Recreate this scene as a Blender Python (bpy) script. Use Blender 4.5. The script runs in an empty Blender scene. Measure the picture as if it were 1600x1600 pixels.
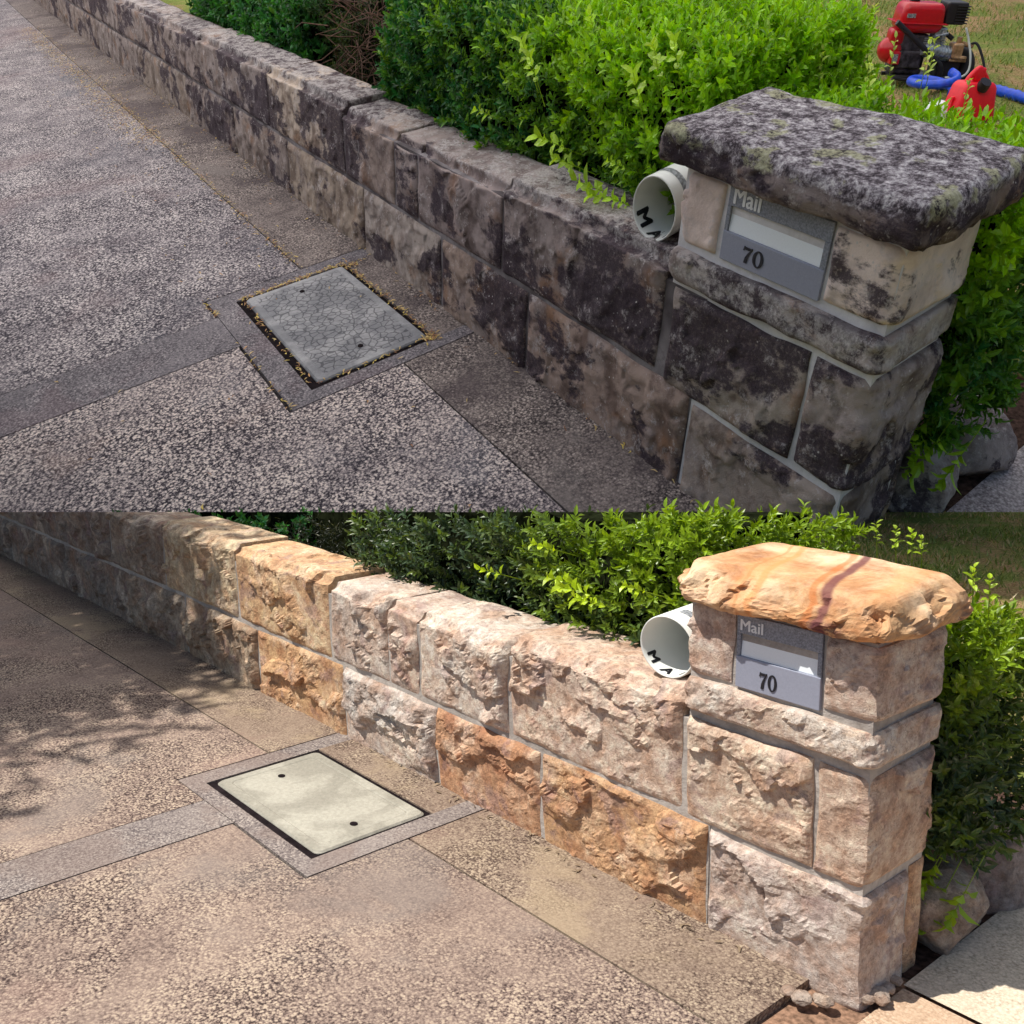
import bpy, bmesh, math, random
import numpy as np
from mathutils import Matrix, Vector

# ---------------------------------------------------------------- camera, world, sun
SC = bpy.context.scene
COL = SC.collection
FPX, CX, CY = 1500.0, 800.0, 800.0
CAMH = 1.05


def unit(a):
    a = np.asarray(a, float)
    return a / np.linalg.norm(a)


def ray(x, y):
    return np.array([x - CX, y - CY, FPX])


# vanishing directions measured in the photograph give the two ground planes
_d1b, _d2b = unit(ray(-640, 528)), unit(ray(2780, 485))
NB = unit(np.cross(_d1b, _d2b)); NB = NB if NB[1] > 0 else -NB
UPC = -NB
_r = np.array([1.0, 0, 0]); XC = unit(_r - (_r @ UPC) * UPC); YC = np.cross(UPC, XC)
R = np.array([XC, YC, UPC])           # camera axes (x right, y down, z forward) -> world
CAMP = np.array([0, 0, CAMH])

cam = bpy.data.cameras.new("camera")
cam.lens = 36 * FPX / 1600; cam.sensor_width = 36; cam.clip_start = 0.05; cam.clip_end = 500
co = bpy.data.objects.new("camera", cam); COL.objects.link(co); SC.camera = co
_m = np.eye(4); _m[:3, 0] = R @ [1, 0, 0]; _m[:3, 1] = R @ [0, -1, 0]; _m[:3, 2] = R @ [0, 0, -1]; _m[:3, 3] = CAMP
co.matrix_world = Matrix(_m.tolist())


class Frame:
    """A slope of ground with wall directions: u along the wall to the near end, v across to the garden, w up (metres)."""
    def __init__(s, vp1, vp2, vp3, h, org):
        d1, d2 = unit(ray(*vp1)), unit(ray(*vp2))
        n = unit(np.cross(d1, d2)); n = n if n[1] > 0 else -n
        sc = h / 1.6
        s.sc = sc; s.h = h; s.n = n
        r = ray(*org); O = r * h / (n @ r)
        up = -unit(ray(*vp3)) if vp3 else -n
        s.M = (R @ np.array([-d1 * sc, d2 * sc, up * sc]).T)
        s.O = R @ O + CAMP
        s.Mi = np.linalg.inv(s.M)

    def W(s, p):
        return np.asarray(p, float) @ s.M.T + s.O

    def L(s, p):
        return (np.asarray(p, float) - s.O) @ s.Mi.T

    def hit(s, x, y, axis, val):
        r = s.Mi @ (R @ ray(x, y)); o = s.L(CAMP)
        return o + r * (val - o[axis]) / r[axis]


A = Frame((-200, -190), (2900, -420), (700, 3000), 3.3, (1274.83, 915.71))
B = Frame((-640, 528), (2780, 485), None, 1.05, (1338, 1565))
A.tag, B.tag = 'a', 'b'

# sun: high, from the drive side and a little from the far end of the wall
_e1, _e2 = unit(B.M[:, 0]), unit(B.M[:, 1])
SUN = unit(np.array([0, 0, 1.0]) * 0.925 - _e2 * 0.40 - _e1 * 0.22)
sun = bpy.data.lights.new("sun", 'SUN'); sun.energy = 4.3; sun.angle = math.radians(0.5); sun.color = (1, .95, .87)
so = bpy.data.objects.new("sun", sun); COL.objects.link(so)
so.rotation_euler = Vector((-SUN).tolist()).to_track_quat('-Z', 'Y').to_euler()
wd = bpy.data.worlds.new("World"); SC.world = wd; wd.use_nodes = True
nt = wd.node_tree; bg = nt.nodes['Background']; sky = nt.nodes.new('ShaderNodeTexSky')
sky.sky_type = 'NISHITA'; sky.sun_disc = False
sky.sun_elevation = math.asin(SUN[2]); sky.sun_rotation = math.atan2(SUN[0], SUN[1])
nt.links.new(sky.outputs[0], bg.inputs[0]); bg.inputs[1].default_value = 0.072
SC.view_settings.view_transform = 'Standard'; SC.view_settings.look = 'None'
SC.view_settings.exposure = 0.47; SC.view_settings.gamma = 1
SC.render.engine = 'CYCLES'

RNG = np.random.default_rng(7)
random.seed(7)


# ---------------------------------------------------------------- numpy noise
def _hash(i, j, k, seed):
    h = (i * 374761393 + j * 668265263 + k * 2147483647 + seed * 974634777) & 0xffffffff
    h = ((h ^ (h >> 13)) * 1274126177) & 0xffffffff
    h = h ^ (h >> 16)
    return (h & 0xffffff) / float(0xffffff)


def noise(p, seed=0):
    p = np.asarray(p, float)
    i = np.floor(p).astype(np.int64); f = p - i; f = f * f * (3 - 2 * f)
    out = 0
    for a in (0, 1):
        for b in (0, 1):
            for c in (0, 1):
                wgt = (f[:, 0] if a else 1 - f[:, 0]) * (f[:, 1] if b else 1 - f[:, 1]) * (f[:, 2] if c else 1 - f[:, 2])
                out = out + wgt * _hash(i[:, 0] + a, i[:, 1] + b, i[:, 2] + c, seed)
    return out * 2 - 1


def fbm(p, seed=0, octs=4, gain=.5):
    out, amp, q = 0, 1.0, np.asarray(p, float)
    for o in range(octs):
        out = out + amp * noise(q, seed + o * 17); q = q * 2.03 + 5.1; amp *= gain
    return out


def sstep(x, a, b):
    t = np.clip((x - a) / (b - a), 0, 1); return t * t * (3 - 2 * t)


# ---------------------------------------------------------------- materials
def lin(c):
    return tuple(((x / 255) / 12.92 if x <= 10 else (((x / 255) + .055) / 1.055) ** 2.4) for x in c) + (1,)


class NT:
    def __init__(s, name):
        s.m = bpy.data.materials.new(name); s.m.use_nodes = True
        s.t = s.m.node_tree; s.b = s.t.nodes['Principled BSDF']; s.out = s.t.nodes['Material Output']

    def n(s, kind, **kw):
        x = s.t.nodes.new(kind)
        for k, v in kw.items(): setattr(x, k, v)
        return x

    def l(s, a, b): s.t.links.new(a, b)

    def set(s, sock, v):
        if hasattr(v, 'is_linked') or isinstance(v, bpy.types.NodeSocket): s.l(v, sock)
        else: sock.default_value = v

    def loc(s, scale=(1, 1, 1)):
        a = s.n('ShaderNodeAttribute', attribute_name='loc')
        mp = s.n('ShaderNodeVectorMath', operation='MULTIPLY'); s.l(a.outputs['Vector'], mp.inputs[0]); mp.inputs[1].default_value = scale
        return mp.outputs[0]

    def noise(s, vec, scale, detail=4, rough=.55, dist=0):
        x = s.n('ShaderNodeTexNoise'); s.l(vec, x.inputs['Vector'])
        x.inputs['Scale'].default_value = scale; x.inputs['Detail'].default_value = detail
        x.inputs['Roughness'].default_value = rough; x.inputs['Distortion'].default_value = dist
        return x.outputs[0]

    def vor(s, vec, scale, feature='F1', out='Distance', rnd=1):
        x = s.n('ShaderNodeTexVoronoi', feature=feature); s.l(vec, x.inputs['Vector']); x.inputs['Scale'].default_value = scale
        x.inputs['Randomness'].default_value = rnd
        return x.outputs[out]

    def ramp(s, fac, stops, interp='LINEAR'):
        x = s.n('ShaderNodeValToRGB'); s.l(fac, x.inputs[0]); cr = x.color_ramp; cr.interpolation = interp
        while len(cr.elements) < len(stops): cr.elements.new(.5)
        for e, (p, c) in zip(cr.elements, stops):
            e.position = p; e.color = c if isinstance(c, tuple) else (c, c, c, 1)
        return x.outputs[0]

    def rng(s, v, a, b, c=0., d=1.):
        x = s.n('ShaderNodeMapRange', interpolation_type='SMOOTHSTEP'); s.l(v, x.inputs[0])
        for i, q in enumerate((a, b, c, d)): x.inputs[i + 1].default_value = q
        return x.outputs[0]

    def mix(s, fac, a, b, mode='MIX'):
        x = s.n('ShaderNodeMix', data_type='RGBA', blend_type=mode); x.clamp_factor = True
        s.set(x.inputs[0], fac); s.set(x.inputs[6], a); s.set(x.inputs[7], b)
        return x.outputs[2]

    def math(s, op, a, b=0.):
        x = s.n('ShaderNodeMath', operation=op); s.set(x.inputs[0], a); s.set(x.inputs[1], b); return x.outputs[0]

    def sep(s, vec, i):
        x = s.n('ShaderNodeSeparateXYZ'); s.l(vec, x.inputs[0]); return x.outputs[i]

    def objcol(s): return s.n('ShaderNodeObjectInfo').outputs['Color']

    def fin(s, col, rough=.85, bump=None, strength=.5, dist=.01, spec=.3, metal=0):
        s.set(s.b.inputs['Base Color'], col); s.set(s.b.inputs['Roughness'], rough)
        s.b.inputs['Specular IOR Level'].default_value = spec; s.b.inputs['Metallic'].default_value = metal
        if bump is not None:
            x = s.n('ShaderNodeBump'); x.inputs['Strength'].default_value = strength; x.inputs['Distance'].default_value = dist
            s.l(bump, x.inputs['Height']); s.l(x.outputs[0], s.b.inputs['Normal'])
        return s.m


def plain(name, rgb, rough=.5, metal=0., spec=.5, var=.12, scale=30):
    m = NT(name); v = m.loc(); c = lin(rgb)
    n_ = m.noise(v, scale, 4)
    dark = tuple(x * (1 - var * 2) for x in c[:3]) + (1,)
    lite = tuple(min(1, x * (1 + var)) for x in c[:3]) + (1,)
    return m.fin(m.ramp(n_, [(.3, dark), (.7, lite)]), rough, n_, .1, .002, spec, metal)


def weathered_stone(name, top=False, stain=0.):
    """old sandstone with black biofilm, grey lichen and the mason's colour from the object"""
    m = NT(name); v = m.loc(); base = m.objcol()
    g = m.noise(v, 7, 8, .68, .15); f = m.noise(v, 85, 6, .78); ff = m.noise(v, 240, 3, .75)
    base = m.mix(.24 if not stain else .6, base, lin((236, 220, 212)))
    col = m.mix(m.rng(g, .38, .58), m.mix(.25 if stain else .7, base, lin((120, 100, 94)), 'MULTIPLY'), base)
    o = m.noise(m.loc((1, 1, 1.2)), 4.2, 6, .62, .4)
    col = m.mix(m.math('MULTIPLY', m.rng(o, .54, .68), .55), col, lin((146, 104, 70)))
    # smeared pale film that runs down from the joints
    pf = m.noise(m.loc((.8, 1, .7)), 6.5, 8, .7, .2)
    col = m.mix(m.math('MULTIPLY', m.rng(pf, .50, .66), .45), col, lin((176, 164, 162)))
    # black film, partly drawn down the face in streaks
    oi = m.n('ShaderNodeObjectInfo').outputs['Alpha']
    st = m.noise(m.loc((.5, 1.0, .9)), 3.3, 10, .68, .15); st2 = m.noise(m.loc((1.0, 1.0, .14)), 15, 5, .6, .1)
    k = m.math('ADD', m.math('MULTIPLY', st, .91), m.math('MULTIPLY', st2, .09))
    k = m.math('ADD', k, m.math('MULTIPLY', m.math('SUBTRACT', oi, .5), .12))
    mask = m.math('MULTIPLY', m.rng(k, .49 + stain, .53 + stain), m.rng(f, .34, .50, .6, 1.0))
    col = m.mix(m.math('MULTIPLY', mask, .93), col, m.mix(m.rng(ff, .35, .65), lin((33, 23, 35)), lin((66, 52, 64))))
    # pale lichen crust with a gritty edge
    lw = m.noise(v, 12, 9, .8, .1)
    lf = m.math('MULTIPLY', m.rng(lw, .53, .62), m.rng(f, .42, .54))
    col = m.mix(m.math('MULTIPLY', lf, .62), col, lin((206, 198, 196)))
    sp = m.vor(v, 55); spm = m.math('MULTIPLY', m.rng(sp, .20, .12), m.rng(m.noise(v, 9, 3), .54, .62))
    col = m.mix(m.math('MULTIPLY', spm, .8), col, lin((216, 210, 206)))
    if not top and not stain:
        w = m.sep(v, 2)
        tw = m.math('MULTIPLY', m.rng(m.math('ADD', w, m.math('MULTIPLY', m.math('SUBTRACT', lw, .5), .12)), .585, .615), m.rng(m.math('ADD', w, 0.), .68, .66))
        tw = m.math('MULTIPLY', tw, m.rng(m.noise(v, 18, 8, .8), .44, .54))
        col = m.mix(m.math('MULTIPLY', tw, .62), col, m.ramp(f, [(.35, lin((120, 114, 116))), (.6, lin((214, 208, 204)))]))
    if top:
        w = m.sep(v, 2)
        up = m.rng(m.math('ADD', w, m.math('MULTIPLY', m.math('SUBTRACT', lw, .5), .14)), .950, .972)
        sc_ = m.noise(v, 30, 10, .86, 0)
        crust = m.ramp(sc_, [(.42, lin((38, 30, 37))), (.475, lin((100, 90, 96))), (.53, lin((168, 160, 164))), (.61, lin((232, 228, 226)))])
        ol = m.math('MULTIPLY', m.rng(m.noise(v, 9, 4, .6, .1), .56, .62), m.rng(sc_, .42, .5))
        crust = m.mix(m.math('MULTIPLY', ol, .75), crust, m.ramp(f, [(.35, lin((124, 122, 84))), (.6, lin((196, 196, 150)))]))
        col = m.mix(up, col, crust)
        g = m.math('ADD', g, m.math('MULTIPLY', sc_, .8))
    col = m.mix(.03, col, lin((206, 198, 196)))
    b = m.math('ADD', g, m.math('ADD', m.math('MULTIPLY', f, .5), m.math('MULTIPLY', ff, .18)))
    return m.fin(col, .92, b, 1.0, .014, .15)


def clean_stone(name, cap=False):
    """freshly cleaned split sandstone: warm base from the object, ochre iron bands, pale quartz faces"""
    m = NT(name); v = m.loc(); base = m.objcol()
    g = m.noise(v, 9, 8, .66, .3); f = m.noise(v, 48, 7, .78, .1); ff = m.noise(v, 200, 3, .75)
    base = m.mix(1., base, (.74, .735, .75, 1), 'MULTIPLY')
    big = m.noise(v, 3.2, 6, .7, .6)
    base = m.mix(m.math('MULTIPLY', m.rng(big, .50, .60), .55), base, m.mix(.5, base, lin((232, 206, 176))))
    base = m.mix(m.math('MULTIPLY', m.rng(big, .47, .38), .45), base, m.mix(.6, base, lin((150, 104, 76)), 'MULTIPLY'))
    if not cap: base = m.mix(.24, base, lin((198, 190, 176)))
    deep = m.mix(.8, base, lin((206, 172, 152)), 'MULTIPLY'); pale = m.mix(.55, base, lin((236, 214, 190)))
    col = m.mix(m.rng(g, .36, .60), deep, base)
    p = m.noise(v, 5.2, 6, .65, .5)
    col = m.mix(m.math('MULTIPLY', m.rng(p, .52, .64), .7 if not cap else .35), col, pale)
    o = m.noise(v, 4.5, 6, .62, .7)
    col = m.mix(m.math('MULTIPLY', m.rng(o, .52, .64), .42), col, m.mix(.55, base, lin((172, 104, 50))))
    p2 = m.noise(v, 7.3, 6, .66, .6)
    col = m.mix(m.math('MULTIPLY', m.rng(p2, .55, .64), .5 if not cap else .15), col, lin((134, 104, 106)))
    vein = m.noise(v, 8, 8, .72, .5)
    vm = m.math('MULTIPLY', m.rng(m.math('ABSOLUTE', m.math('SUBTRACT', vein, .5)), .014, .0), m.rng(p, .44, .56))
    col = m.mix(m.math('MULTIPLY', vm, .55 if not cap else .12), col, lin((74, 48, 40)))
    col = m.mix(.10 if not cap else 0., col, lin((226, 208, 188)))
    col = m.mix(.55 if not cap else .25, col, m.ramp(f, [(.32, .10), (.5, .5), (.68, .92)]), 'OVERLAY')
    pit = m.rng(m.noise(v, 110, 4, .75), .58, .66)
    col = m.mix(m.math('MULTIPLY', pit, .5 if not cap else .15), col, lin((88, 66, 58)))
    if cap:
        u_, w_, z_ = m.sep(v, 0), m.sep(v, 1), m.sep(v, 2)
        dn = m.math('ADD', m.math('ADD', u_, m.math('MULTIPLY', w_, .28)), m.math('MULTIPLY', m.math('SUBTRACT', m.noise(v, 3.5, 4, .5, .1), .5), .07))
        sm = m.noise(v, 3.0, 5, .6, .2)
        col = m.mix(m.math('MULTIPLY', m.rng(sm, .5, .62), .5), col, lin((244, 222, 188)))
        for (c_, wd_, colr, am) in ((-.121, .019, (108, 62, 66), .85), (-.155, .014, (186, 112, 62), .65), (-.29, .012, (206, 134, 82), .6), (-.325, .006, (160, 96, 64), .5), (-.31, .05, (226, 158, 100), .35), (.02, .05, (226, 158, 104), .35)):
            bm_ = m.rng(m.math('ABSOLUTE', m.math('SUBTRACT', dn, c_)), wd_, wd_ * .35)
            col = m.mix(m.math('MULTIPLY', bm_, am), col, lin(colr))
        # the purple seam flares where it meets the broken front edge
        fl = m.math('MULTIPLY', m.rng(m.math('ABSOLUTE', m.math('SUBTRACT', dn, -.105)), .075, .02), m.rng(z_, .985, .95))
        fl = m.math('MULTIPLY', fl, m.rng(f, .40, .55))
        col = m.mix(m.math('MULTIPLY', fl, .8), col, lin((92, 50, 58)))
    b = m.math('ADD', m.math('MULTIPLY', g, .9), m.math('ADD', m.math('MULTIPLY', f, .6), m.math('MULTIPLY', ff, .2)))
    return m.fin(col, .88, b, .8 if not cap else .5, .010, .15)


def aggregate(name, stops, scale, big, blotch, bumpd=.004, contrast_noise=2.0, rough=.9, calm=(.45, 1.15), mean=.5):
    """washed-stone concrete; stops colour the grains from pit to pebble; worn patches show fewer pits"""
    m = NT(name); v = m.loc()
    n1 = m.noise(v, scale, 4, .70, .1)
    vo = m.n('ShaderNodeTexVoronoi', feature='F1'); m.l(v, vo.inputs['Vector']); vo.inputs['Scale'].default_value = scale * 1.1
    cr = m.sep(vo.outputs['Color'], 0); dd = vo.outputs['Distance']
    h = m.math('ADD', m.math('MULTIPLY', n1, .62), m.math('ADD', m.math('MULTIPLY', cr, .16), m.math('MULTIPLY', m.math('SUBTRACT', 1.0, dd), .20)))
    k = m.rng(m.noise(v, contrast_noise, 6, .65, .3), .38, .62, calm[0], calm[1])
    h2 = m.math('ADD', mean, m.math('MULTIPLY', m.math('SUBTRACT', h, mean), k))
    h2 = m.math('ADD', h2, m.math('MULTIPLY', m.math('SUBTRACT', m.noise(v, contrast_noise * 1.7, 6, .65), .5), .20))
    col = m.ramp(h2, stops)
    bl = m.noise(v, big, 6, .62, .3)
    for lo, hi, c, am in blotch:
        col = m.mix(m.math('MULTIPLY', m.rng(bl, lo, hi), am), col, lin(c))
    return m.fin(col, rough, h2, .8, bumpd, .2)


MAT = {}
MAT['stone_old'] = weathered_stone('weathered sandstone')
MAT['stone_old_cap'] = weathered_stone('lichen crusted cap stone', True)
MAT['stone_old_pale'] = weathered_stone('pale sheltered sandstone', False, .075)
MAT['stone_new'] = clean_stone('cleaned split sandstone')
MAT['stone_new_cap'] = clean_stone('banded orange cap stone', True)


def mortar(name, a, b, dirt):
    m = NT(name); v = m.loc(); n1 = m.noise(v, 40, 5, .7); n2 = m.noise(v, 5, 5, .6)
    col = m.ramp(n1, [(.3, lin(a)), (.7, lin(b))]); col = m.mix(m.rng(n2, .42, .6, 0, dirt), col, lin((58, 50, 52)))
    return m.fin(col, .95, n1, .6, .006, .1)


MAT['mortar_old'] = mortar('old mortar', (112, 106, 106), (158, 152, 154), .75)
MAT['mortar_fresh'] = mortar('pale raked mortar', (206, 204, 206), (234, 232, 234), .2)
MAT['mortar_new'] = mortar('grey mortar', (158, 150, 142), (196, 188, 180), .25)
MAT['agg_old'] = aggregate('aged exposed aggregate', [(.39, lin((46, 42, 49))), (.46, lin((98, 92, 97))), (.53, lin((146, 138, 139))), (.64, lin((212, 202, 197)))], 90, .9,
                           [(.54, .66, (132, 108, 106), .28), (.44, .32, (92, 94, 102), .45)], calm=(.7, 1.25))
MAT['agg_old_near'] = aggregate('pitted exposed aggregate', [(.38, lin((46, 41, 48))), (.455, lin((106, 98, 101))), (.52, lin((162, 150, 147))), (.64, lin((224, 209, 198)))], 98, 1.1,
                           [(.54, .66, (176, 146, 130), .25), (.42, .30, (128, 126, 132), .4)], calm=(.8, 1.35), mean=.49)
MAT['agg_old_strip'] = aggregate('dark aged concrete strip', [(.37, lin((50, 44, 46))), (.46, lin((98, 89, 87))), (.55, lin((144, 132, 126))), (.67, lin((208, 194, 184)))], 100, 1.6,
                                 [(.50, .60, (78, 68, 70), .6), (.42, .32, (126, 118, 114), .5)])
MAT['agg_old_patch'] = aggregate('blue grey concrete infill', [(.36, lin((58, 54, 58))), (.47, lin((102, 97, 101))), (.57, lin((142, 135, 137))), (.70, lin((200, 190, 188)))], 105, 2.0,
                                 [(.5, .60, (112, 98, 102), .5)])
MAT['agg_new'] = aggregate('washed exposed aggregate', [(.37, lin((58, 47, 44))), (.435, lin((106, 90, 83))), (.51, lin((142, 124, 112))), (.62, lin((184, 166, 145)))], 125, 1.1,
                           [(.54, .64, (154, 128, 116), .35), (.46, .36, (124, 114, 108), .5), (.62, .70, (196, 180, 150), .4)], contrast_noise=1.5, calm=(.35, 1.3))
MAT['agg_new_strip'] = aggregate('washed tan concrete strip', [(.37, lin((72, 59, 52))), (.44, lin((116, 99, 87))), (.53, lin((145, 128, 112))), (.66, lin((184, 167, 143)))], 130, 1.8,
                                 [(.53, .62, (132, 110, 98), .5), (.46, .36, (166, 148, 122), .5)], contrast_noise=2.2, calm=(.4, 1.25))
MAT['agg_new_patch'] = aggregate('washed grey concrete infill', [(.36, lin((82, 74, 74))), (.46, lin((122, 112, 108))), (.56, lin((148, 138, 131))), (.70, lin((184, 172, 162)))], 130, 2.2,
                                 [(.5, .60, (126, 110, 102), .5)])


def leaf_mat(name, rough=.38, trans=.35):
    m = NT(name)
    a = m.n('ShaderNodeAttribute', attribute_name='leafcol').outputs['Color']
    m.set(m.b.inputs['Base Color'], a); m.b.inputs['Roughness'].default_value = rough; m.b.inputs['Specular IOR Level'].default_value = .45
    tr = m.n('ShaderNodeBsdfTranslucent'); g = m.n('ShaderNodeMix', data_type='RGBA', blend_type='MULTIPLY'); g.inputs[0].default_value = 1
    m.l(a, g.inputs[6]); g.inputs[7].default_value = (1.35, 1.25, .45, 1); m.l(g.outputs[2], tr.inputs[0])
    mx = m.n('ShaderNodeMixShader'); mx.inputs[0].default_value = trans
    m.l(m.b.outputs[0], mx.inputs[1]); m.l(tr.outputs[0], mx.inputs[2]); m.l(mx.outputs[0], m.out.inputs[0])
    return m.m


MAT['leaf'] = leaf_mat('hedge leaf')
MAT['litter'] = leaf_mat('dry leaf litter', .8, .1)
MAT['twig'] = plain('brown twig', (92, 66, 52), .9, var=.3)
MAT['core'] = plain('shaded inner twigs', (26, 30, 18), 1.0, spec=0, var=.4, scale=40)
MAT['soil'] = plain('dark garden soil', (74, 56, 48), 1.0, spec=.1, var=.4, scale=60)
MAT['joint'] = plain('joint dirt and gap shade', (34, 28, 30), 1.0, spec=.05, var=.3)
MAT['joint_new'] = plain('brown joint grit', (84, 68, 60), 1.0, spec=.05, var=.4, scale=60)
MAT['pvc'] = plain('white pipe plastic', (226, 228, 222), .35, var=.02, scale=8)
MAT['ink'] = plain('black ink', (22, 22, 30), .5, var=.05)
MAT['white_letter'] = plain('white lettering', (236, 238, 240), .5, var=.02)
MAT['print_grey'] = plain('faded grey print', (140, 144, 148), .5, var=.4, scale=90)


def brushed(name, rgb, rough, metal, speck):
    m = NT(name); v = m.loc(); n1 = m.noise(v, 210, 4, .8); n2 = m.noise(m.loc((2, 1, 60)), 6, 3)
    c = lin(rgb)
    col = m.ramp(n1, [(.38, tuple(x * (1 - speck) for x in c[:3]) + (1,)), (.62, tuple(min(1, x * (1 + speck)) for x in c[:3]) + (1,))])
    return m.fin(col, rough, n2, .05, .001, .4, metal)


MAT['plate_speckle'] = brushed('speckled zinc plate', (134, 138, 148), .55, .1, .35)
MAT['plate_smooth'] = brushed('smooth zinc plate', (150, 154, 170), .45, .1, .05)
MAT['flap'] = brushed('pale metal mail flap', (238, 244, 248), .35, .05, .02)
MAT['red_paint'] = plain('red engine paint', (186, 14, 30), .28, var=.08)
MAT['red_plastic'] = plain('red fuel can plastic', (236, 22, 42), .42, var=.05)
MAT['black'] = plain('black plastic', (26, 24, 30), .45, var=.2)
MAT['rubber'] = plain('black rubber', (34, 34, 40), .8, var=.2)
MAT['blue'] = plain('blue lay flat hose', (20, 76, 206), .4, var=.15)
MAT['steel'] = plain('cast aluminium', (176, 184, 190), .35, .7, var=.25, scale=25)
MAT['dark_steel'] = plain('grimy engine casting', (82, 78, 84), .5, .5, var=.5, scale=25)
MAT['brass'] = plain('brass pump head', (196, 158, 118), .35, .6, var=.3)
MAT['clear'] = plain('clear drain hose', (200, 206, 200), .25, var=.05)
MAT['bucket'] = plain('white drum lid', (228, 236, 236), .4, var=.03)
MAT['fabric'] = None


def lawn_mat(name, g1, g2, g3):
    m = NT(name); v = m.loc(); a = m.noise(v, 60, 6, .75); b = m.noise(v, 1.6, 5, .65, .5)
    col = m.mix(m.rng(b, .42, .6), m.ramp(a, [(.35, lin(g1)), (.65, lin(g2))]), m.ramp(a, [(.35, lin((110, 80, 52))), (.65, lin(g3))]))
    return m.fin(col, .95, a, 1, .02, .1)


MAT['lawn'] = lawn_mat('patchy lawn', (70, 90, 34), (150, 160, 84), (196, 168, 124))


def lid_mat(name, crazed, a, b, c):
    m = NT(name); v = m.loc(); n1 = m.noise(v, 70, 5, .7); n2 = m.noise(v, 6, 5, .6, .6)
    col = m.mix(m.rng(n2, .4, .64), lin(a), lin(b)); col = m.mix(.25, col, m.ramp(n1, [(.3, .2), (.7, .8)]), 'OVERLAY')
    bump = n1
    if crazed:
        wv = m.n('ShaderNodeVectorMath', operation='ADD'); m.l(v, wv.inputs[0])
        sc_ = m.n('ShaderNodeVectorMath', operation='SCALE'); nn = m.n('ShaderNodeTexNoise'); m.l(v, nn.inputs['Vector']); nn.inputs['Scale'].default_value = 20
        m.l(nn.outputs[1], sc_.inputs[0]); sc_.inputs['Scale'].default_value = .02; m.l(sc_.outputs[0], wv.inputs[1])
        e = m.vor(wv.outputs[0], 27, 'DISTANCE_TO_EDGE')
        inner = m.n('ShaderNodeAttribute', attribute_name='panel').outputs['Fac']
        ln = m.math('MULTIPLY', m.rng(e, .10, .02), inner)
        col = m.mix(m.math('MULTIPLY', ln, .62), col, lin(c)); bump = m.math('SUBTRACT', 1., ln)
    return m.fin(col, .85, bump, .6, .004, .2)


MAT['lid_old'] = lid_mat('crazed concrete lid', True, (126, 126, 129), (160, 159, 160), (46, 44, 52))
MAT['lid_new'] = lid_mat('cream concrete lid', False, (144, 140, 128), (166, 162, 149), (90, 90, 90))
MAT['paver'] = aggregate('pale footpath concrete', [(.34, lin((160, 144, 124))), (.47, lin((200, 184, 162))), (.58, lin((222, 206, 184))), (.72, lin((238, 226, 208)))], 130, 2., [(.5, .62, (196, 184, 164), .4)])
MAT['paver_old'] = aggregate('grey footpath concrete', [(.34, lin((92, 84, 84))), (.47, lin((142, 134, 134))), (.58, lin((176, 168, 166))), (.72, lin((210, 202, 198)))], 110, 2., [(.5, .62, (146, 132, 130), .4)])
MAT['paver_tan'] = aggregate('tan footpath concrete', [(.34, lin((150, 124, 102))), (.47, lin((186, 158, 132))), (.58, lin((206, 180, 154))), (.72, lin((226, 204, 178)))], 130, 2., [(.5, .62, (200, 176, 150), .4)])
MAT['bed'] = plain('orange crusher dust', (142, 112, 92), 1., spec=.1, var=.35, scale=70)


# ---------------------------------------------------------------- object helpers
def mesh_obj(name, fr, V, F, mat, parent=None, smooth=False, attrs=None, color=None, mi=None, locs=None, clip=None):
    """V in the frame's metres; the mesh is stored in world units relative to its parent"""
    V = np.asarray(V, float); Wd = fr.W(V)
    off = np.array(parent.location) if parent else np.zeros(3)
    if parent is not None and parent.parent is not None: off = off + np.array(parent.parent.location)
    if clip is None: clip = (fr is B)
    me = bpy.data.meshes.new(name)
    me.from_pydata((Wd - off).tolist(), [], [tuple(int(i) for i in f) for f in F])
    for mm in (mat if isinstance(mat, (list, tuple)) else [mat]): me.materials.append(mm)
    if mi is not None: me.polygons.foreach_set('material_index', np.asarray(mi, np.int32))
    if smooth: me.polygons.foreach_set('use_smooth', np.ones(len(F), bool))
    L_ = V if locs is None else np.asarray(locs, float)
    at = me.attributes.new('loc', 'FLOAT_VECTOR', 'POINT'); at.data.foreach_set('vector', L_.astype(np.float32).ravel())
    for k, a in (attrs or {}).items():
        a = np.asarray(a, np.float32)
        if a.ndim == 2:
            at = me.attributes.new(k, 'FLOAT_COLOR', 'POINT')
            at.data.foreach_set('color', np.c_[a, np.ones(len(a), np.float32)].astype(np.float32).ravel())
        else:
            at = me.attributes.new(k, 'FLOAT', 'POINT'); at.data.foreach_set('value', a)
    if clip:
        # the lower garden stops where the upper slope rises behind it
        n = R @ np.array([0, 1.0, 0]); hgt = (Wd - CAMP) @ n
        if hgt.min() < 0:
            bm = bmesh.new(); bm.from_mesh(me)
            r = bmesh.ops.bisect_plane(bm, geom=bm.verts[:] + bm.edges[:] + bm.faces[:], plane_co=(CAMP - off).tolist(), plane_no=(-n).tolist(), clear_outer=True)
            ed = [e for e in r['geom_cut'] if isinstance(e, bmesh.types.BMEdge)]
            if ed and len(V) < 60000:
                try: bmesh.ops.holes_fill(bm, edges=ed, sides=0)
                except Exception: pass
            bm.to_mesh(me); bm.free()
    me.update()
    o = bpy.data.objects.new(name, me); COL.objects.link(o)
    if parent: o.parent = parent
    if color is not None: o.color = color
    return o


def tag(o, label=None, cat=None, group=None, kind=None):
    if label: o['label'] = label
    if cat: o['category'] = cat
    if group: o['group'] = group
    if kind: o['kind'] = kind
    return o


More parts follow.
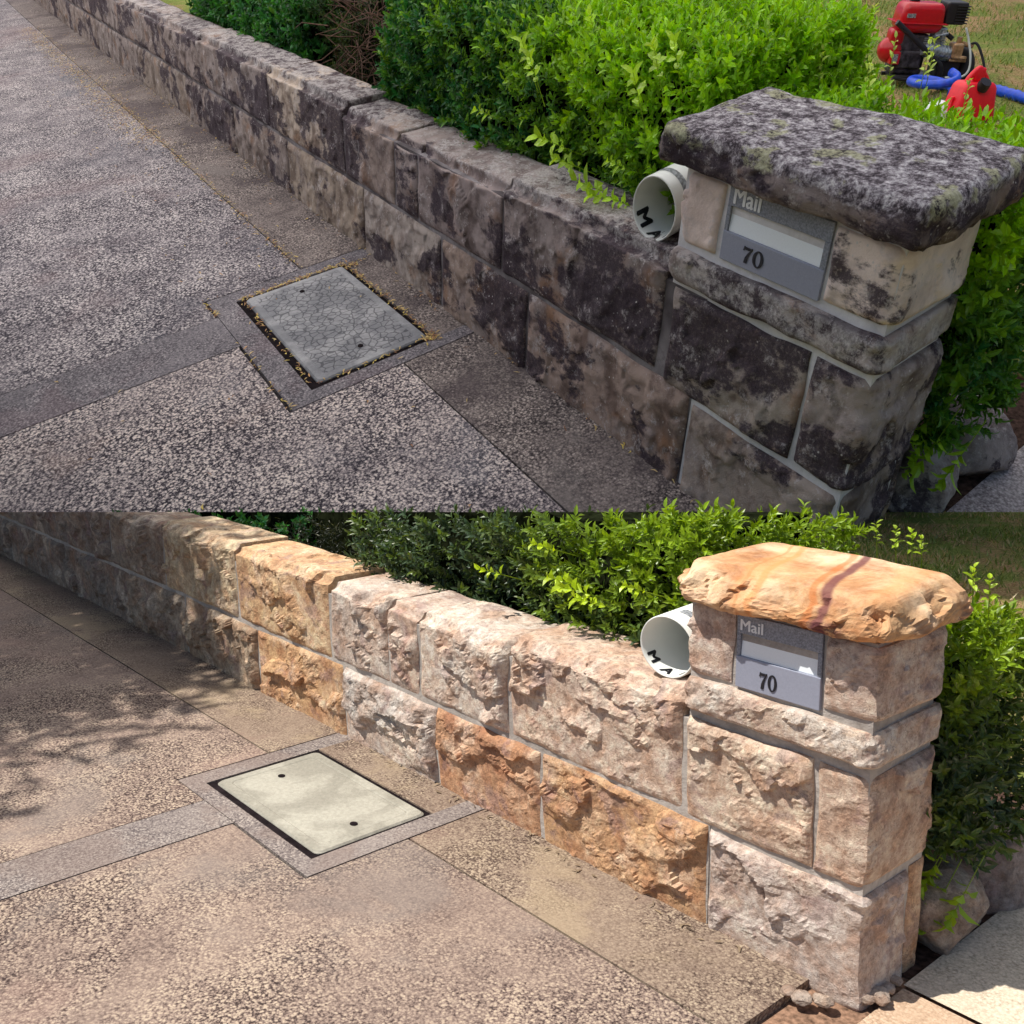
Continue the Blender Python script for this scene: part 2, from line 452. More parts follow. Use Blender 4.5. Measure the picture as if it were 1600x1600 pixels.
def thing(name, fr, at, label, cat, group=None):
    o = bpy.data.objects.new(name, None); COL.objects.link(o); o.empty_display_size = .05
    o.location = fr.W(np.array(at, float)).tolist()
    return tag(o, label, cat, group)


def cat_geo(parts):
    V, F, n = [], [], 0
    for v, f in parts:
        V.append(np.asarray(v, float)); F += [tuple(i + n for i in ff) for ff in f]; n += len(v)
    return np.concatenate(V), F


def box(u0, u1, v0, v1, w0, w1):
    V = np.array([(u, v, w) for w in (w0, w1) for v in (v0, v1) for u in (u0, u1)], float)
    F = [(0, 2, 3, 1), (4, 5, 7, 6), (0, 1, 5, 4), (2, 6, 7, 3), (0, 4, 6, 2), (1, 3, 7, 5)]
    return V, F


def rbox(u0, u1, v0, v1, w0, w1, r=.01, seg=3):
    bm = bmesh.new(); bmesh.ops.create_cube(bm, size=1)
    for v in bm.verts:
        v.co = Vector((u0 + (v.co.x + .5) * (u1 - u0), v0 + (v.co.y + .5) * (v1 - v0), w0 + (v.co.z + .5) * (w1 - w0)))
    bmesh.ops.bevel(bm, geom=bm.edges[:], offset=r, segments=seg, affect='EDGES', profile=.5)
    V = np.array([v.co[:] for v in bm.verts]); F = [tuple(v.index for v in f.verts) for f in bm.faces]; bm.free()
    return V, F


def tube(path, r, n=10, caps=True):
    P = np.asarray(path, float); rs = np.broadcast_to(np.asarray(r, float), (len(P),))
    V, F = [], []; prev = None
    for i, p in enumerate(P):
        d = unit(P[min(i + 1, len(P) - 1)] - P[max(i - 1, 0)])
        if prev is None:
            a = np.array([0, 0, 1.]) if abs(d[2]) < .9 else np.array([1., 0, 0])
            x = unit(np.cross(d, a))
        else: x = unit(prev - (prev @ d) * d)
        prev = x; y = np.cross(d, x)
        for k in range(n):
            t = 2 * math.pi * k / n; V.append(p + rs[i] * (math.cos(t) * x + math.sin(t) * y))
    for i in range(len(P) - 1):
        for k in range(n):
            a, b = i * n + k, i * n + (k + 1) % n; F.append((a, b, b + n, a + n))
    if caps: F.append(tuple(range(n))[::-1]); F.append(tuple((len(P) - 1) * n + k for k in range(n)))
    return np.array(V), F


def arc(pts, n=8):
    """Catmull-Rom through points"""
    P = [np.array(p, float) for p in pts]; P = [2 * P[0] - P[1]] + P + [2 * P[-1] - P[-2]]; out = []
    for i in range(1, len(P) - 2):
        for k in range(n):
            t = k / n; a, b, c, d = P[i - 1:i + 3]
            out.append(.5 * (2 * b + (c - a) * t + (2 * a - 5 * b + 4 * c - d) * t * t + (3 * b - a - 3 * c + d) * t ** 3))
    return out + [P[-2]]


def lattice_box(u0, u1, v0, v1, w0, w1, res):
    """surface of a box as one welded grid"""
    nu, nv, nw = [max(2, int(math.ceil(abs(b - a) / res)) + 1) for a, b in ((u0, u1), (v0, v1), (w0, w1))]
    U, Vv, Wv = np.linspace(u0, u1, nu), np.linspace(v0, v1, nv), np.linspace(w0, w1, nw)
    idx = {}; P = []; F = []

    def gid(i, j, k):
        key = (i, j, k)
        if key not in idx: idx[key] = len(P); P.append((U[i], Vv[j], Wv[k]))
        return idx[key]
    for j, flip in ((0, 0), (nv - 1, 1)):
        for i in range(nu - 1):
            for k in range(nw - 1):
                q = [gid(i, j, k), gid(i + 1, j, k), gid(i + 1, j, k + 1), gid(i, j, k + 1)]; F.append(tuple(q[::-1] if flip else q))
    for i, flip in ((0, 1), (nu - 1, 0)):
        for j in range(nv - 1):
            for k in range(nw - 1):
                q = [gid(i, j, k), gid(i, j + 1, k), gid(i, j + 1, k + 1), gid(i, j, k + 1)]; F.append(tuple(q[::-1] if flip else q))
    for k, flip in ((0, 1), (nw - 1, 0)):
        for i in range(nu - 1):
            for j in range(nv - 1):
                q = [gid(i, j, k), gid(i + 1, j, k), gid(i + 1, j + 1, k), gid(i, j + 1, k)]; F.append(tuple(q[::-1] if flip else q))
    return np.array(P), F


def facets3(P, seed, cell, slope, step):
    """broken-stone relief: flat tilted facets that meet in sharp little steps"""
    rg = np.random.default_rng(seed); lo, hi = P.min(0) - .02, P.max(0) + .02
    K = int(np.clip(np.prod(np.maximum(hi - lo, cell)) / cell ** 3, 5, 160))
    c = lo + rg.random((K, 3)) * (hi - lo); g = rg.normal(0, slope, (K, 3)); o = rg.uniform(-1, 1, K) * step
    Q = P + cell * .35 * np.c_[fbm(P * 1.6 / cell, seed + 1, 3), fbm(P * 1.6 / cell, seed + 2, 3), fbm(P * 1.6 / cell, seed + 3, 3)]
    i = np.argmin(((Q[:, None, :] - c[None]) ** 2 * [1, .6, 1.5]).sum(2), axis=1)
    t_ = ((P - c[i]) * g[i]).sum(1); m_ = 1.2 * step
    return o[i] + m_ * np.tanh(t_ / m_)


def rock_block(u0, u1, v0, v1, w0, w1, exposed, seed, amp=.03, rough=.010, edge=.03, rnd=.03, res=.012, facets=7, soft=False, fine=1.0, edge_wob=.005, slope=.34):
    """split-faced block: exposed faces ('f' front, 'e' near end, 't' top, 'l' far end, 'b' back) bulge in broken facets"""
    P, F = lattice_box(u0, u1, v0, v1, w0, w1, res)
    rg = np.random.default_rng(seed)
    dist = {'f': P[:, 1] - v0, 'b': v1 - P[:, 1], 'e': u1 - P[:, 0], 'l': P[:, 0] - u0, 't': w1 - P[:, 2], 'd': P[:, 2] - w0}
    nrm = {'f': (0, -1, 0), 'b': (0, 1, 0), 'e': (1, 0, 0), 'l': (-1, 0, 0), 't': (0, 0, 1), 'd': (0, 0, -1)}
    wob = P + .02 * np.c_[fbm(P * 9, seed + 3, 2), fbm(P * 9, seed + 5, 2), fbm(P * 9, seed + 7, 2)]
    size = np.array([u1 - u0, v1 - v0, w1 - w0]); c0 = np.array([u0, v0, w0])
    H = np.full(len(P), 9.0)
    for i in range(facets):
        c = c0 + rg.random(3) * size; g = rg.normal(0, slope, 3); g[1] *= .5
        H = np.minimum(H, amp * rg.uniform(.75, 1.5) + (wob - c) @ g)
    H = np.clip(H, amp * .12, amp * 1.5)
    if soft: H = H * .35 + amp * .5 + facets3(P, seed + 40, .12, .16, amp * .22) * .8
    else:
        H = H * .40 + amp * .30 + facets3(P, seed + 40, rg.uniform(.13, .22), .34, amp * rg.uniform(.18, .30)) + facets3(P, seed + 50, .06, .30, amp * .05)
        wl = w0 + (w1 - w0) * rg.uniform(.18, .42) + .085 * fbm(np.c_[P[:, 0] * 4.5, P[:, 1] * 2, P[:, 0] * 0 + seed], seed, 3, .6)
        H = np.clip(H * (.45 + .65 * sstep(P[:, 2], wl - .008, wl + .010)), .006, amp * 1.15)
    for i in range(2 if not soft else 1):  # conchoidal scoops
        c = c0 + rg.random(3) * size; rr = rg.uniform(.05, .13); dd = np.linalg.norm((wob - c) / np.array([1.4, 1, 1]), axis=1)
        H = H - amp * rg.uniform(.5, 1.1) * np.clip(1 - (dd / rr) ** 2, 0, 1)
    H = H + rough * fbm(P * 14, seed, 4, .55) * (1 if not soft else .8) + rough * fine * .30 * (1 - 2 * np.abs(fbm(P * 34, seed + 9, 3, .6)))
    H = np.maximum(H, .006 + .25 * rough * (1 + fbm(P * 20, seed + 2, 3)))
    ramp = np.ones(len(P))
    for k in 'fbeltd':
        if k not in exposed: ramp *= np.clip(sstep(dist[k], -.004, edge), 0, 1) ** .6
    off = np.zeros_like(P); near = {k: np.clip(1 - dist[k] / .035, 0, 1) for k in exposed}
    for k in exposed:
        g = sstep(near[k], 0, 1)
        rr = sum(near[j] ** 2 for j in exposed if j != k) if len(exposed) > 1 else 0
        off += np.array(nrm[k])[None, :] * (g * (H * ramp * (.45 if k == 't' else 1) - rnd * rr))[:, None]
    wb = edge_wob * np.c_[fbm(P * [5, 2, 7], seed + 21, 3), 0 * H, fbm(P * [6, 2, 5], seed + 23, 3)]
    return P + off + wb, F


def rc(c, s=.0, a=1.):
    c = lin(c); j = 1 + RNG.uniform(-s, s)
    return tuple(min(1, x * j) for x in c[:3]) + (a,)


def text_geo(body, size, bold=.0, depth=.002):
    cu = bpy.data.curves.new('lettering', 'FONT'); cu.body = body; cu.size = size; cu.offset = 0; cu.extrude = depth; cu.resolution_u = 6
    o = bpy.data.objects.new('lettering', cu); COL.objects.link(o)
    bpy.context.view_layer.update()
    me = bpy.data.meshes.new_from_object(o.evaluated_get(bpy.context.evaluated_depsgraph_get()))
    V = np.array([v.co[:] for v in me.vertices]); F = [tuple(p.vertices) for p in me.polygons]
    bpy.data.objects.remove(o); bpy.data.curves.remove(cu); bpy.data.meshes.remove(me)
    if bold: return cat_geo([(V + [dx * bold, dy * bold, .06 * k], F) for k, (dx, dy) in enumerate(((-1, 0), (0, 0), (1, 0), (0, .6), (0, -.6)))])
    return V, F


def extrude_poly(pts, z0, z1):
    n = len(pts); V = [(x, y, z0) for x, y in pts] + [(x, y, z1) for x, y in pts]
    F = [tuple(range(n))[::-1], tuple(range(n, 2 * n))] + [(i, (i + 1) % n, (i + 1) % n + n, i + n) for i in range(n)]
    return np.array(V, float), F


def seventy(h):
    """a bold serif 70, height h, in x/y with thickness in z"""
    seven = [(0, .74), (.05, 1), (.10, .97), (.16, .96), (.50, .96), (.56, 1), (.58, .92), (.44, .62), (.36, .34), (.33, 0), (.13, 0), (.18, .34), (.30, .60), (.43, .80), (.14, .80), (.08, .79), (.06, .72)]
    g1 = extrude_poly([(x * h, y * h) for x, y in seven], 0, .002)
    n = 28; V = []; F = []
    for k in range(n):
        t = 2 * math.pi * k / n
        for a, b in ((.33, .51), (.16, .43)):
            for z in (0, .002): V.append(((.98 + a * math.cos(t)) * h, (.5 + b * math.sin(t)) * h, z))
    for k in range(n):
        a, b = 4 * k, 4 * ((k + 1) % n)
        F += [(a + 1, b + 1, b + 3, a + 3), (a, a + 1, b + 1, b), (a + 2, b + 2, b + 3, a + 3), (a, b, b + 2, a + 2)]
    return cat_geo([g1, (np.array(V), F)])


# ---------------------------------------------------------------- foliage
def leaf_shape(L, wd, fold=.25, curl=.15):
    y = [0, .3, .68, 1]; x = [0, .5, .42, 0]
    V = [(0, 0, 0), (-x[1] * wd, y[1] * L, fold * wd), (-x[2] * wd, y[2] * L, fold * wd - curl * L * .4), (0, L, -curl * L), (x[2] * wd, y[2] * L, fold * wd - curl * L * .4), (x[1] * wd, y[1] * L, fold * wd), (0, .5 * L, -.0 * L)]
    F = [(0, 6, 2, 1), (6, 3, 2), (0, 5, 4, 6), (6, 4, 3)]
    return np.array(V), F


def sprig_shape(rg, n=9, stem=.07, L=.032, wd=.014, pinn=55):
    """leaflets on a stem that runs up +Z"""
    parts = []
    for i in range(n):
        t = (i + .5) / n; s = 1 - .35 * abs(t - .5)
        V, F = leaf_shape(L * s * rg.uniform(.62, 1.3), wd * s, rg.uniform(.1, .4), rg.uniform(.05, .3))
        ang = math.radians(pinn + rg.normal(0, 14)) * (1 - .5 * t); az = i * 2.4 + rg.normal(0, .3)
        # leaf runs along +Y: tilt towards the stem then spin
        ca, sa = math.cos(math.pi / 2 - ang), math.sin(math.pi / 2 - ang)
        V = V @ np.array([[1, 0, 0], [0, ca, sa], [0, -sa, ca]])
        cz, sz = math.cos(az), math.sin(az)
        V = V @ np.array([[cz, sz, 0], [-sz, cz, 0], [0, 0, 1]]) + [0, 0, t * stem]
        parts.append((V, F))
    return cat_geo(parts)


def orient(D, spin):
    """rotation matrices taking +Z to D"""
    D = D / np.linalg.norm(D, axis=1)[:, None]
    a = np.where(np.abs(D[:, 2:3]) < .9, np.array([[0, 0, 1.]]), np.array([[1., 0, 0]]))
    X = np.cross(a, D); X /= np.linalg.norm(X, axis=1)[:, None]; Y = np.cross(D, X)
    c, s = np.cos(spin)[:, None], np.sin(spin)[:, None]
    X2 = c * X + s * Y; Y2 = -s * X + c * Y
    return np.stack([X2, Y2, D], 2)


def scatter(shapes, P, D, S, C, rg, leafn=7, jitter=.25):
    """copies the shapes at P pointing D, size S, colour C; returns V,F,colours"""
    Vs, Fs, Cs, n0 = [], [], [], 0
    pick = rg.integers(0, len(shapes), len(P)); M = orient(D, rg.uniform(0, 6.28, len(P)))
    for k, (V, F) in enumerate(shapes):
        ii = np.where(pick == k)[0]
        if not len(ii): continue
        W = np.einsum('nij,vj->nvi', M[ii], V) * S[ii, None, None] + P[ii, None, :]
        nl = len(V) // leafn
        cj = 1 + rg.uniform(-jitter * 1.5, jitter * 1.3, (len(ii), nl, 1))
        yel = rg.uniform(0, 1, (len(ii), nl, 1)) ** 4 * .25
        cc = C[ii, None, :] * cj + yel * np.array([.18, .16, .0])
        cc = np.repeat(cc, leafn, axis=1)
        Vs.append(W.reshape(-1, 3)); Cs.append(cc.reshape(-1, 3))
        nv = len(V)
        F3 = np.array([f if len(f) == 4 else f + (-1,) for f in F])
        off = (np.arange(len(ii)) * nv + n0)[:, None, None]
        FF = np.where(F3[None] >= 0, F3[None] + off, -1).reshape(-1, 4)
        Fs.append(FF); n0 += len(ii) * nv
    FF = np.concatenate(Fs)
    faces = [tuple(f) if f[3] >= 0 else tuple(f[:3]) for f in FF.tolist()]
    return np.concatenate(Vs), faces, np.clip(np.concatenate(Cs), 0, 1)


def below_cut(fr, P, margin=.0):
    """keep what stands below the foot of the upper slope (lower garden only)"""
    if fr is not B: return np.ones(len(P), bool)
    n = R @ np.array([0, 1.0, 0]); return (fr.W(P) - CAMP) @ n > margin


def hedge_points(rg, fr, bx, n_per_m2, lump=.09, faces='flterb'):
    u0, u1, v0, v1, w0, w1 = bx; P, N = [], []
    ar = {'f': (u1 - u0) * (w1 - w0), 'b': (u1 - u0) * (w1 - w0) * .4, 't': (u1 - u0) * (v1 - v0), 'e': (v1 - v0) * (w1 - w0), 'l': (v1 - v0) * (w1 - w0) * .6}
    for k in faces:
        if k not in ar: continue
        n = int(ar[k] * n_per_m2); a, b = rg.random(n), rg.random(n)
        z = np.zeros(n)
        if k in 'fb': p = np.c_[u0 + a * (u1 - u0), z + (v0 if k == 'f' else v1), w0 + b * (w1 - w0)]; d = (0, -1 if k == 'f' else 1, 0)
        if k == 't': p = np.c_[u0 + a * (u1 - u0), v0 + b * (v1 - v0), z + w1]; d = (0, 0, 1)
        if k in 'el': p = np.c_[z + (u1 if k == 'e' else u0), v0 + a * (v1 - v0), w0 + b * (w1 - w0)]; d = (1 if k == 'e' else -1, 0, 0)
        P.append(p); N.append(np.tile(d, (n, 1)).astype(float))
    P, N = np.concatenate(P), np.concatenate(N)
    # round the long edges and push lumps in and out
    c = np.array([(u0 + u1) / 2, (v0 + v1) / 2, (w0 + w1) / 2]); hs = np.array([(u1 - u0) / 2, (v1 - v0) / 2, (w1 - w0) / 2])
    q = (P - c) / hs; edge = np.sort(np.abs(q[:, 1:]), axis=1)[:, 0]
    N = N + np.c_[q[:, 0] * 0, q[:, 1] * .5, q[:, 2] * .5]; N /= np.linalg.norm(N, axis=1)[:, None]
    d = lump * fbm(P * 3.1, 11, 3) - .08 * np.clip(edge - .75, 0, 1) / .25 - rg.random(len(P)) ** 1.6 * .10
    return P + N * d[:, None], N


def hedge(fr, name, boxes, label, cat, colfn, seed, n_per_m2=1000, L=.034, wd=.0150, lump=.07, core=.10, group=None, pinn=55, upb=.55, corem='core'):
    rg = np.random.default_rng(seed); bx = boxes[0]
    t = thing(name, fr, ((bx[0] + bx[1]) / 2, (bx[2] + bx[3]) / 2, 0), label, cat, group)
    shapes = [sprig_shape(rg, 9, .07, L, wd, pinn) for _ in range(5)]
    PP, NN = [], []
    for i, b_ in enumerate(boxes):
        P, N = hedge_points(rg, fr, b_, n_per_m2, lump)
        k = np.ones(len(P), bool)
        for j, o in enumerate(boxes):
            if j != i:
                m = .10; k &= ~((P[:, 0] > o[0] + m) & (P[:, 0] < o[1] - m) & (P[:, 1] > o[2] + m) & (P[:, 1] < o[3] - m) & (P[:, 2] < o[5] - m))
        PP.append(P[k]); NN.append(N[k])
    P, N = np.concatenate(PP), np.concatenate(NN)
    k = below_cut(fr, P, .035) & (P[:, 2] > .02); P, N = P[k], N[k]
    D = N * .75 + np.array([0, 0, upb]) + rg.normal(0, .38, P.shape)
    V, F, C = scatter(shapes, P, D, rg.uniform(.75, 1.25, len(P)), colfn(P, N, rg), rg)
    mesh_obj('leaves', fr, V, F, MAT['leaf'], t, attrs={'leafcol': C}, clip=False)
    geo = []
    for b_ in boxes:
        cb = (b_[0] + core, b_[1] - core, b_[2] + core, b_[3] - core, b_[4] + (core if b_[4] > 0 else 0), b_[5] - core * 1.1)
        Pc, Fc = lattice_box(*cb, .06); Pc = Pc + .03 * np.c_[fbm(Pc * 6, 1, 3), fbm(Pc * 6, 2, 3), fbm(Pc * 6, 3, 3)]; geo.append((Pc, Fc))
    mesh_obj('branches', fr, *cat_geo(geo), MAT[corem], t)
    return t


def sprays(fr, parent, spots, seed, colour, L=.034, wd=.017, stem=.11, n=9, name='new_shoot'):
    """loose bright shoots that stand out of the hedge, each a part; spots = (point, direction, scale)"""
    rg = np.random.default_rng(seed); shapes = [sprig_shape(rg, n, stem, L, wd, 70) for _ in range(3)]
    for p, d, sc in spots:
        V, F, C = scatter([shapes[rg.integers(3)]], np.array([p], float), np.array([d], float), np.array([sc]), np.array([colour], float), rg, jitter=.2)
        stalk = tube([np.array(p) - unit(d) * .08, np.array(p) + unit(d) * stem * sc], [.0018, .0008], 5)
        V2, F2 = cat_geo([(V, F), stalk]); C2 = np.concatenate([C, np.tile(np.array(colour) * .7, (len(stalk[0]), 1))])
        mesh_obj(name, fr, V2, F2, MAT['leaf'], parent, attrs={'leafcol': C2}, clip=False)


# ================================================================ SETTING
def flat(fr, name, u0, u1, v0, v1, w, mat, kind='structure', parent=None):
    V = [(u0, v0, w), (u1, v0, w), (u1, v1, w), (u0, v1, w)]
    o = mesh_obj(name, fr, V, [(0, 1, 2, 3)], mat, parent)
    if kind: o['kind'] = kind
    return o


def driveway(fr, name, slabs, mats):
    """concrete slabs 3 cm proud of the dirt in their joints; slabs = (u0,u1,v0,v1,material index)"""
    geo, mi = [], []
    for u0, u1, v0, v1, k in slabs:
        V, F = box(u0, u1, v0, v1, -.03, 0); geo.append((V, F)); mi += [k] * len(F)
    V, F = cat_geo(geo)
    if fr is B: mi = None if False else mi
    o = mesh_obj(name, fr, V, F, mats, mi=mi); o['kind'] = 'structure'
    return o


for fr, nm in ((A, 'hill'), (B, 'ground')):
    g = 26 if fr is A else 40
    V = [(-g, -g, -.045), (g, -g, -.045), (g, g, -.045), (-g, g, -.045)]
    o = mesh_obj(nm, fr, V, [(0, 1, 2, 3)], MAT['joint' if fr is A else 'joint_new']); o['kind'] = 'structure'

g = .0035
driveway(A, 'driveway', [
    (-26, -3.06, -9, -.36 - g, 0), (-3.06, -2.855, -9, -.86, 0),
    (-1.87 + g, 8, -9, -.36 - g, 3), (-2.51 + g, -1.87 + g, -9, -.86, 3),
    (-26, -3.06, -.36 + g, .02, 1), (-1.87 + g, 8, -.36 + g, .02, 1),
    (-2.855 + g, -2.51 - g, -9, -.85, 2), (-3.06 + 2 * g, -1.87 - g, -.85 + g, -.735, 2),
    (-3.06 + 2 * g, -2.945, -.735, .02, 2), (-1.955, -1.87 - g, -.735, .02, 2), (-2.945, -1.955, -.16, .02, 1)],
    [MAT['agg_old'], MAT['agg_old_strip'], MAT['agg_old_patch'], MAT['agg_old_near']])
driveway(B, 'driveway', [
    (-26, -2.21, -9, -.312 - g, 0), (-2.21, -1.995, -9, -.665, 0),
    (-1.325 + g, -.08, -9, -.312 - g, 0), (-1.775 + g, -1.325 + g, -9, -.672, 0), 
    (-26, -2.21, -.312 + g, .01, 1), (-1.325 + g, -.12, -.312 + g, .01, 1),
    (-1.995 + g, -1.775 - g, -9, -.665, 2), (-2.21 + 2 * g, -1.325 - g, -.665 + g, -.60, 2),
    (-2.21 + 2 * g, -2.115, -.60, .01, 2), (-1.41, -1.325 - g, -.60, .01, 2), (-2.115, -1.41, -.155, .01, 1)],
    [MAT['agg_new'], MAT['agg_new_strip'], MAT['agg_new_patch']])

# footpath beyond the pillar ends, soil beds and lawns behind the walls
flat(A, 'footpath', .075, 2.5, .30, 4, -.012, MAT['paver_old'])
flat(B, 'footpath', .03, 1.6, .155, 1.6, -.012, MAT['paver'])
flat(B, 'footpath', .035, 1.6, -.9, .145, -.014, MAT['paver_tan'])
flat(B, 'crusher_dust', -.25, .5, -.60, .32, -.026, MAT['bed'])
for fr in (A, B):
    flat(fr, 'garden_bed', -14, .10 if fr is A else .026, .2, 1.45, -.02, MAT['soil'])
    V, F = lattice_box(-20, 3.0, 1.4, 12.5, -.06, -.005, .35)
    V[:, 2] += .015 * fbm(V * [1.3, 1.3, 0], 5, 3)
    o = mesh_obj('lawn', fr, V, F, MAT['lawn'], smooth=True); o['kind'] = 'structure'


def grass(fr, label, region, n, seed, tone):
    rg = np.random.default_rng(seed); u0, u1, v0, v1 = region
    P = np.c_[rg.uniform(u0, u1, n), rg.uniform(v0, v1, n), np.zeros(n)]
    dens = fbm(P * 1.4, 21, 3); P = P[dens > rg.uniform(-.9, .5, n)]; P = P[below_cut(fr, P, .01)]
    n = len(P); a = rg.uniform(0, 6.28, n); L = rg.uniform(.02, .05, n); wd = .006
    t = np.c_[np.cos(a), np.sin(a), np.zeros(n)]; lean = rg.normal(0, .5, (n, 2))
    tip = P + np.c_[lean * L[:, None], L]
    V = np.stack([P - t * wd, P + t * wd, tip], 1).reshape(-1, 3)
    F = np.arange(3 * n).reshape(-1, 3).tolist()
    c = np.array(tone) * rg.uniform(.6, 1.3, (n, 1)); br = (rg.random(n) < .35)[:, None]
    c = np.where(br, np.array([.42, .33, .18]) * rg.uniform(.7, 1.2, (n, 1)), c)
    o = mesh_obj('grass', fr, V, F, MAT['leaf'], attrs={'leafcol': np.repeat(c, 3, 0)}, clip=False)
    tag(o, label, 'grass', kind='stuff')


grass(A, 'thin patchy green and straw coloured grass around the red pressure washer', (-7, 1.0, 1.5, 9.5), 60000, 3, (.16, .24, .05))
grass(B, 'sunlit dry grass behind the hedge beside the orange capped pillar', (-4.5, .6, 1.6, 7), 40000, 4, (.16, .22, .05))


# ================================================================ WALLS AND PILLARS
def stone_wall(fr, label, rows, tops, smat, mmat, kw, ulim, at_u, capm=None):
    t = thing('stone_wall', fr, (at_u, .12, 0), label, 'wall')
    V, F = box(ulim[0], ulim[1], kw.get('mort', .003), .255, -.03, .57)
    kw = {k: x for k, x in kw.items() if k != 'mort'}
    mesh_obj('mortar', fr, V, F, mmat, t)
    for r, row in enumerate(rows):
        for i, (u0, u1, c, ex) in enumerate(row):
            w0, w1 = (-.03, .288) if r == 0 else (.306, tops[i])
            near = u1 > -3.4
            res = .009 if near else .016
            if u1 < -6: res = .028
            if fr is B and near: res = .0075
            k = dict(kw); k.update(ex)
            V, F = rock_block(u0 + .007, u1 - .007, 0, .12 if r == 0 else .262, w0, w1, 'f' if r == 0 else 'ft', hash((r, i, fr.tag == 'a')) & 0xffff if False else 100 + r * 50 + i * 7 + (0 if fr is A else 1000), res=res, **k)
            mesh_obj('stone_block', fr, V, F, smat, t, smooth=kw.get('soft', False), color=rc(c, .06, RNG.uniform(.15, .45) if r == 0 else RNG.uniform(.45, .85)))
    return t


oldk = dict(amp=.022, rough=.009, facets=5, soft=True, rnd=.035, fine=.6, mort=.001)
newk = dict(amp=.046, rough=.0065, facets=9, rnd=.022, fine=.8, slope=.5, edge_wob=.007, edge=.022, mort=-.001)
E0 = {}
stone_wall(A, 'long low two-course stone wall blackened with grime below the green hedge', [
    [(-16, -13, (84, 70, 64), E0), (-13, -10.4, (94, 78, 68), E0), (-10.4, -8.2, (86, 76, 74), E0), (-8.2, -6.5, (100, 86, 70), E0), (-6.5, -5.24, (88, 74, 68), E0), (-5.24, -4.15, (96, 80, 70), E0), (-4.15, -3.02, (140, 122, 98), E0), (-3.02, -2.18, (152, 140, 130), E0), (-2.18, -1.48, (132, 106, 88), E0), (-1.48, -.57, (132, 104, 88), E0)],
    [(-16, -12.6, (96, 86, 84), E0), (-12.6, -9.8, (110, 98, 92), E0), (-9.8, -7.82, (100, 90, 88), E0), (-7.82, -6.0, (98, 84, 80), E0), (-6.0, -4.43, (92, 80, 77), E0), (-4.43, -3.24, (176, 158, 136), E0), (-3.24, -2.64, (132, 112, 100), E0), (-2.64, -2.4, (126, 110, 106), E0), (-2.4, -1.68, (118, 102, 102), E0), (-1.68, -.74, (112, 98, 98), E0)]],
    [.60, .60, .60, .60, .62, .625, .60, .595, .60, .625], MAT['stone_old'], MAT['mortar_old'], oldk, (-16, -.57), -6)
stone_wall(B, 'low two-course wall of cleaned orange and pinkish split stone below the hedge', [
    [(-9, -6.4, (92, 78, 74), E0), (-6.4, -5.29, (110, 92, 84), E0), (-5.29, -4.27, (104, 88, 82), E0), (-4.27, -3.58, (132, 112, 90), E0), (-3.58, -2.85, (160, 132, 96), E0), (-2.85, -2.16, (226, 166, 90), E0), (-2.16, -1.58, (220, 212, 204), E0), (-1.58, -1.06, (214, 138, 66), dict(amp=.035)), (-1.06, -.43, (222, 158, 84), dict(amp=.04))],
    [(-9, -6.2, (92, 80, 78), E0), (-6.2, -5.22, (104, 88, 84), E0), (-5.22, -4.5, (116, 94, 84), E0), (-4.5, -3.79, (132, 108, 86), E0), (-3.79, -3.01, (230, 204, 156), E0), (-3.01, -2.24, (240, 190, 122), dict(amp=.035)), (-2.24, -1.85, (228, 212, 198), E0), (-1.85, -1.67, (214, 192, 180), E0), (-1.67, -1.2, (242, 230, 216), E0), (-1.2, -.515, (238, 214, 192), dict(amp=.036, facets=10))]],
    [.62, .63, .625, .62, .64, .63, .61, .612, .612, .635], MAT['stone_new'], MAT['mortar_new'], newk, (-9, -.43), -3)


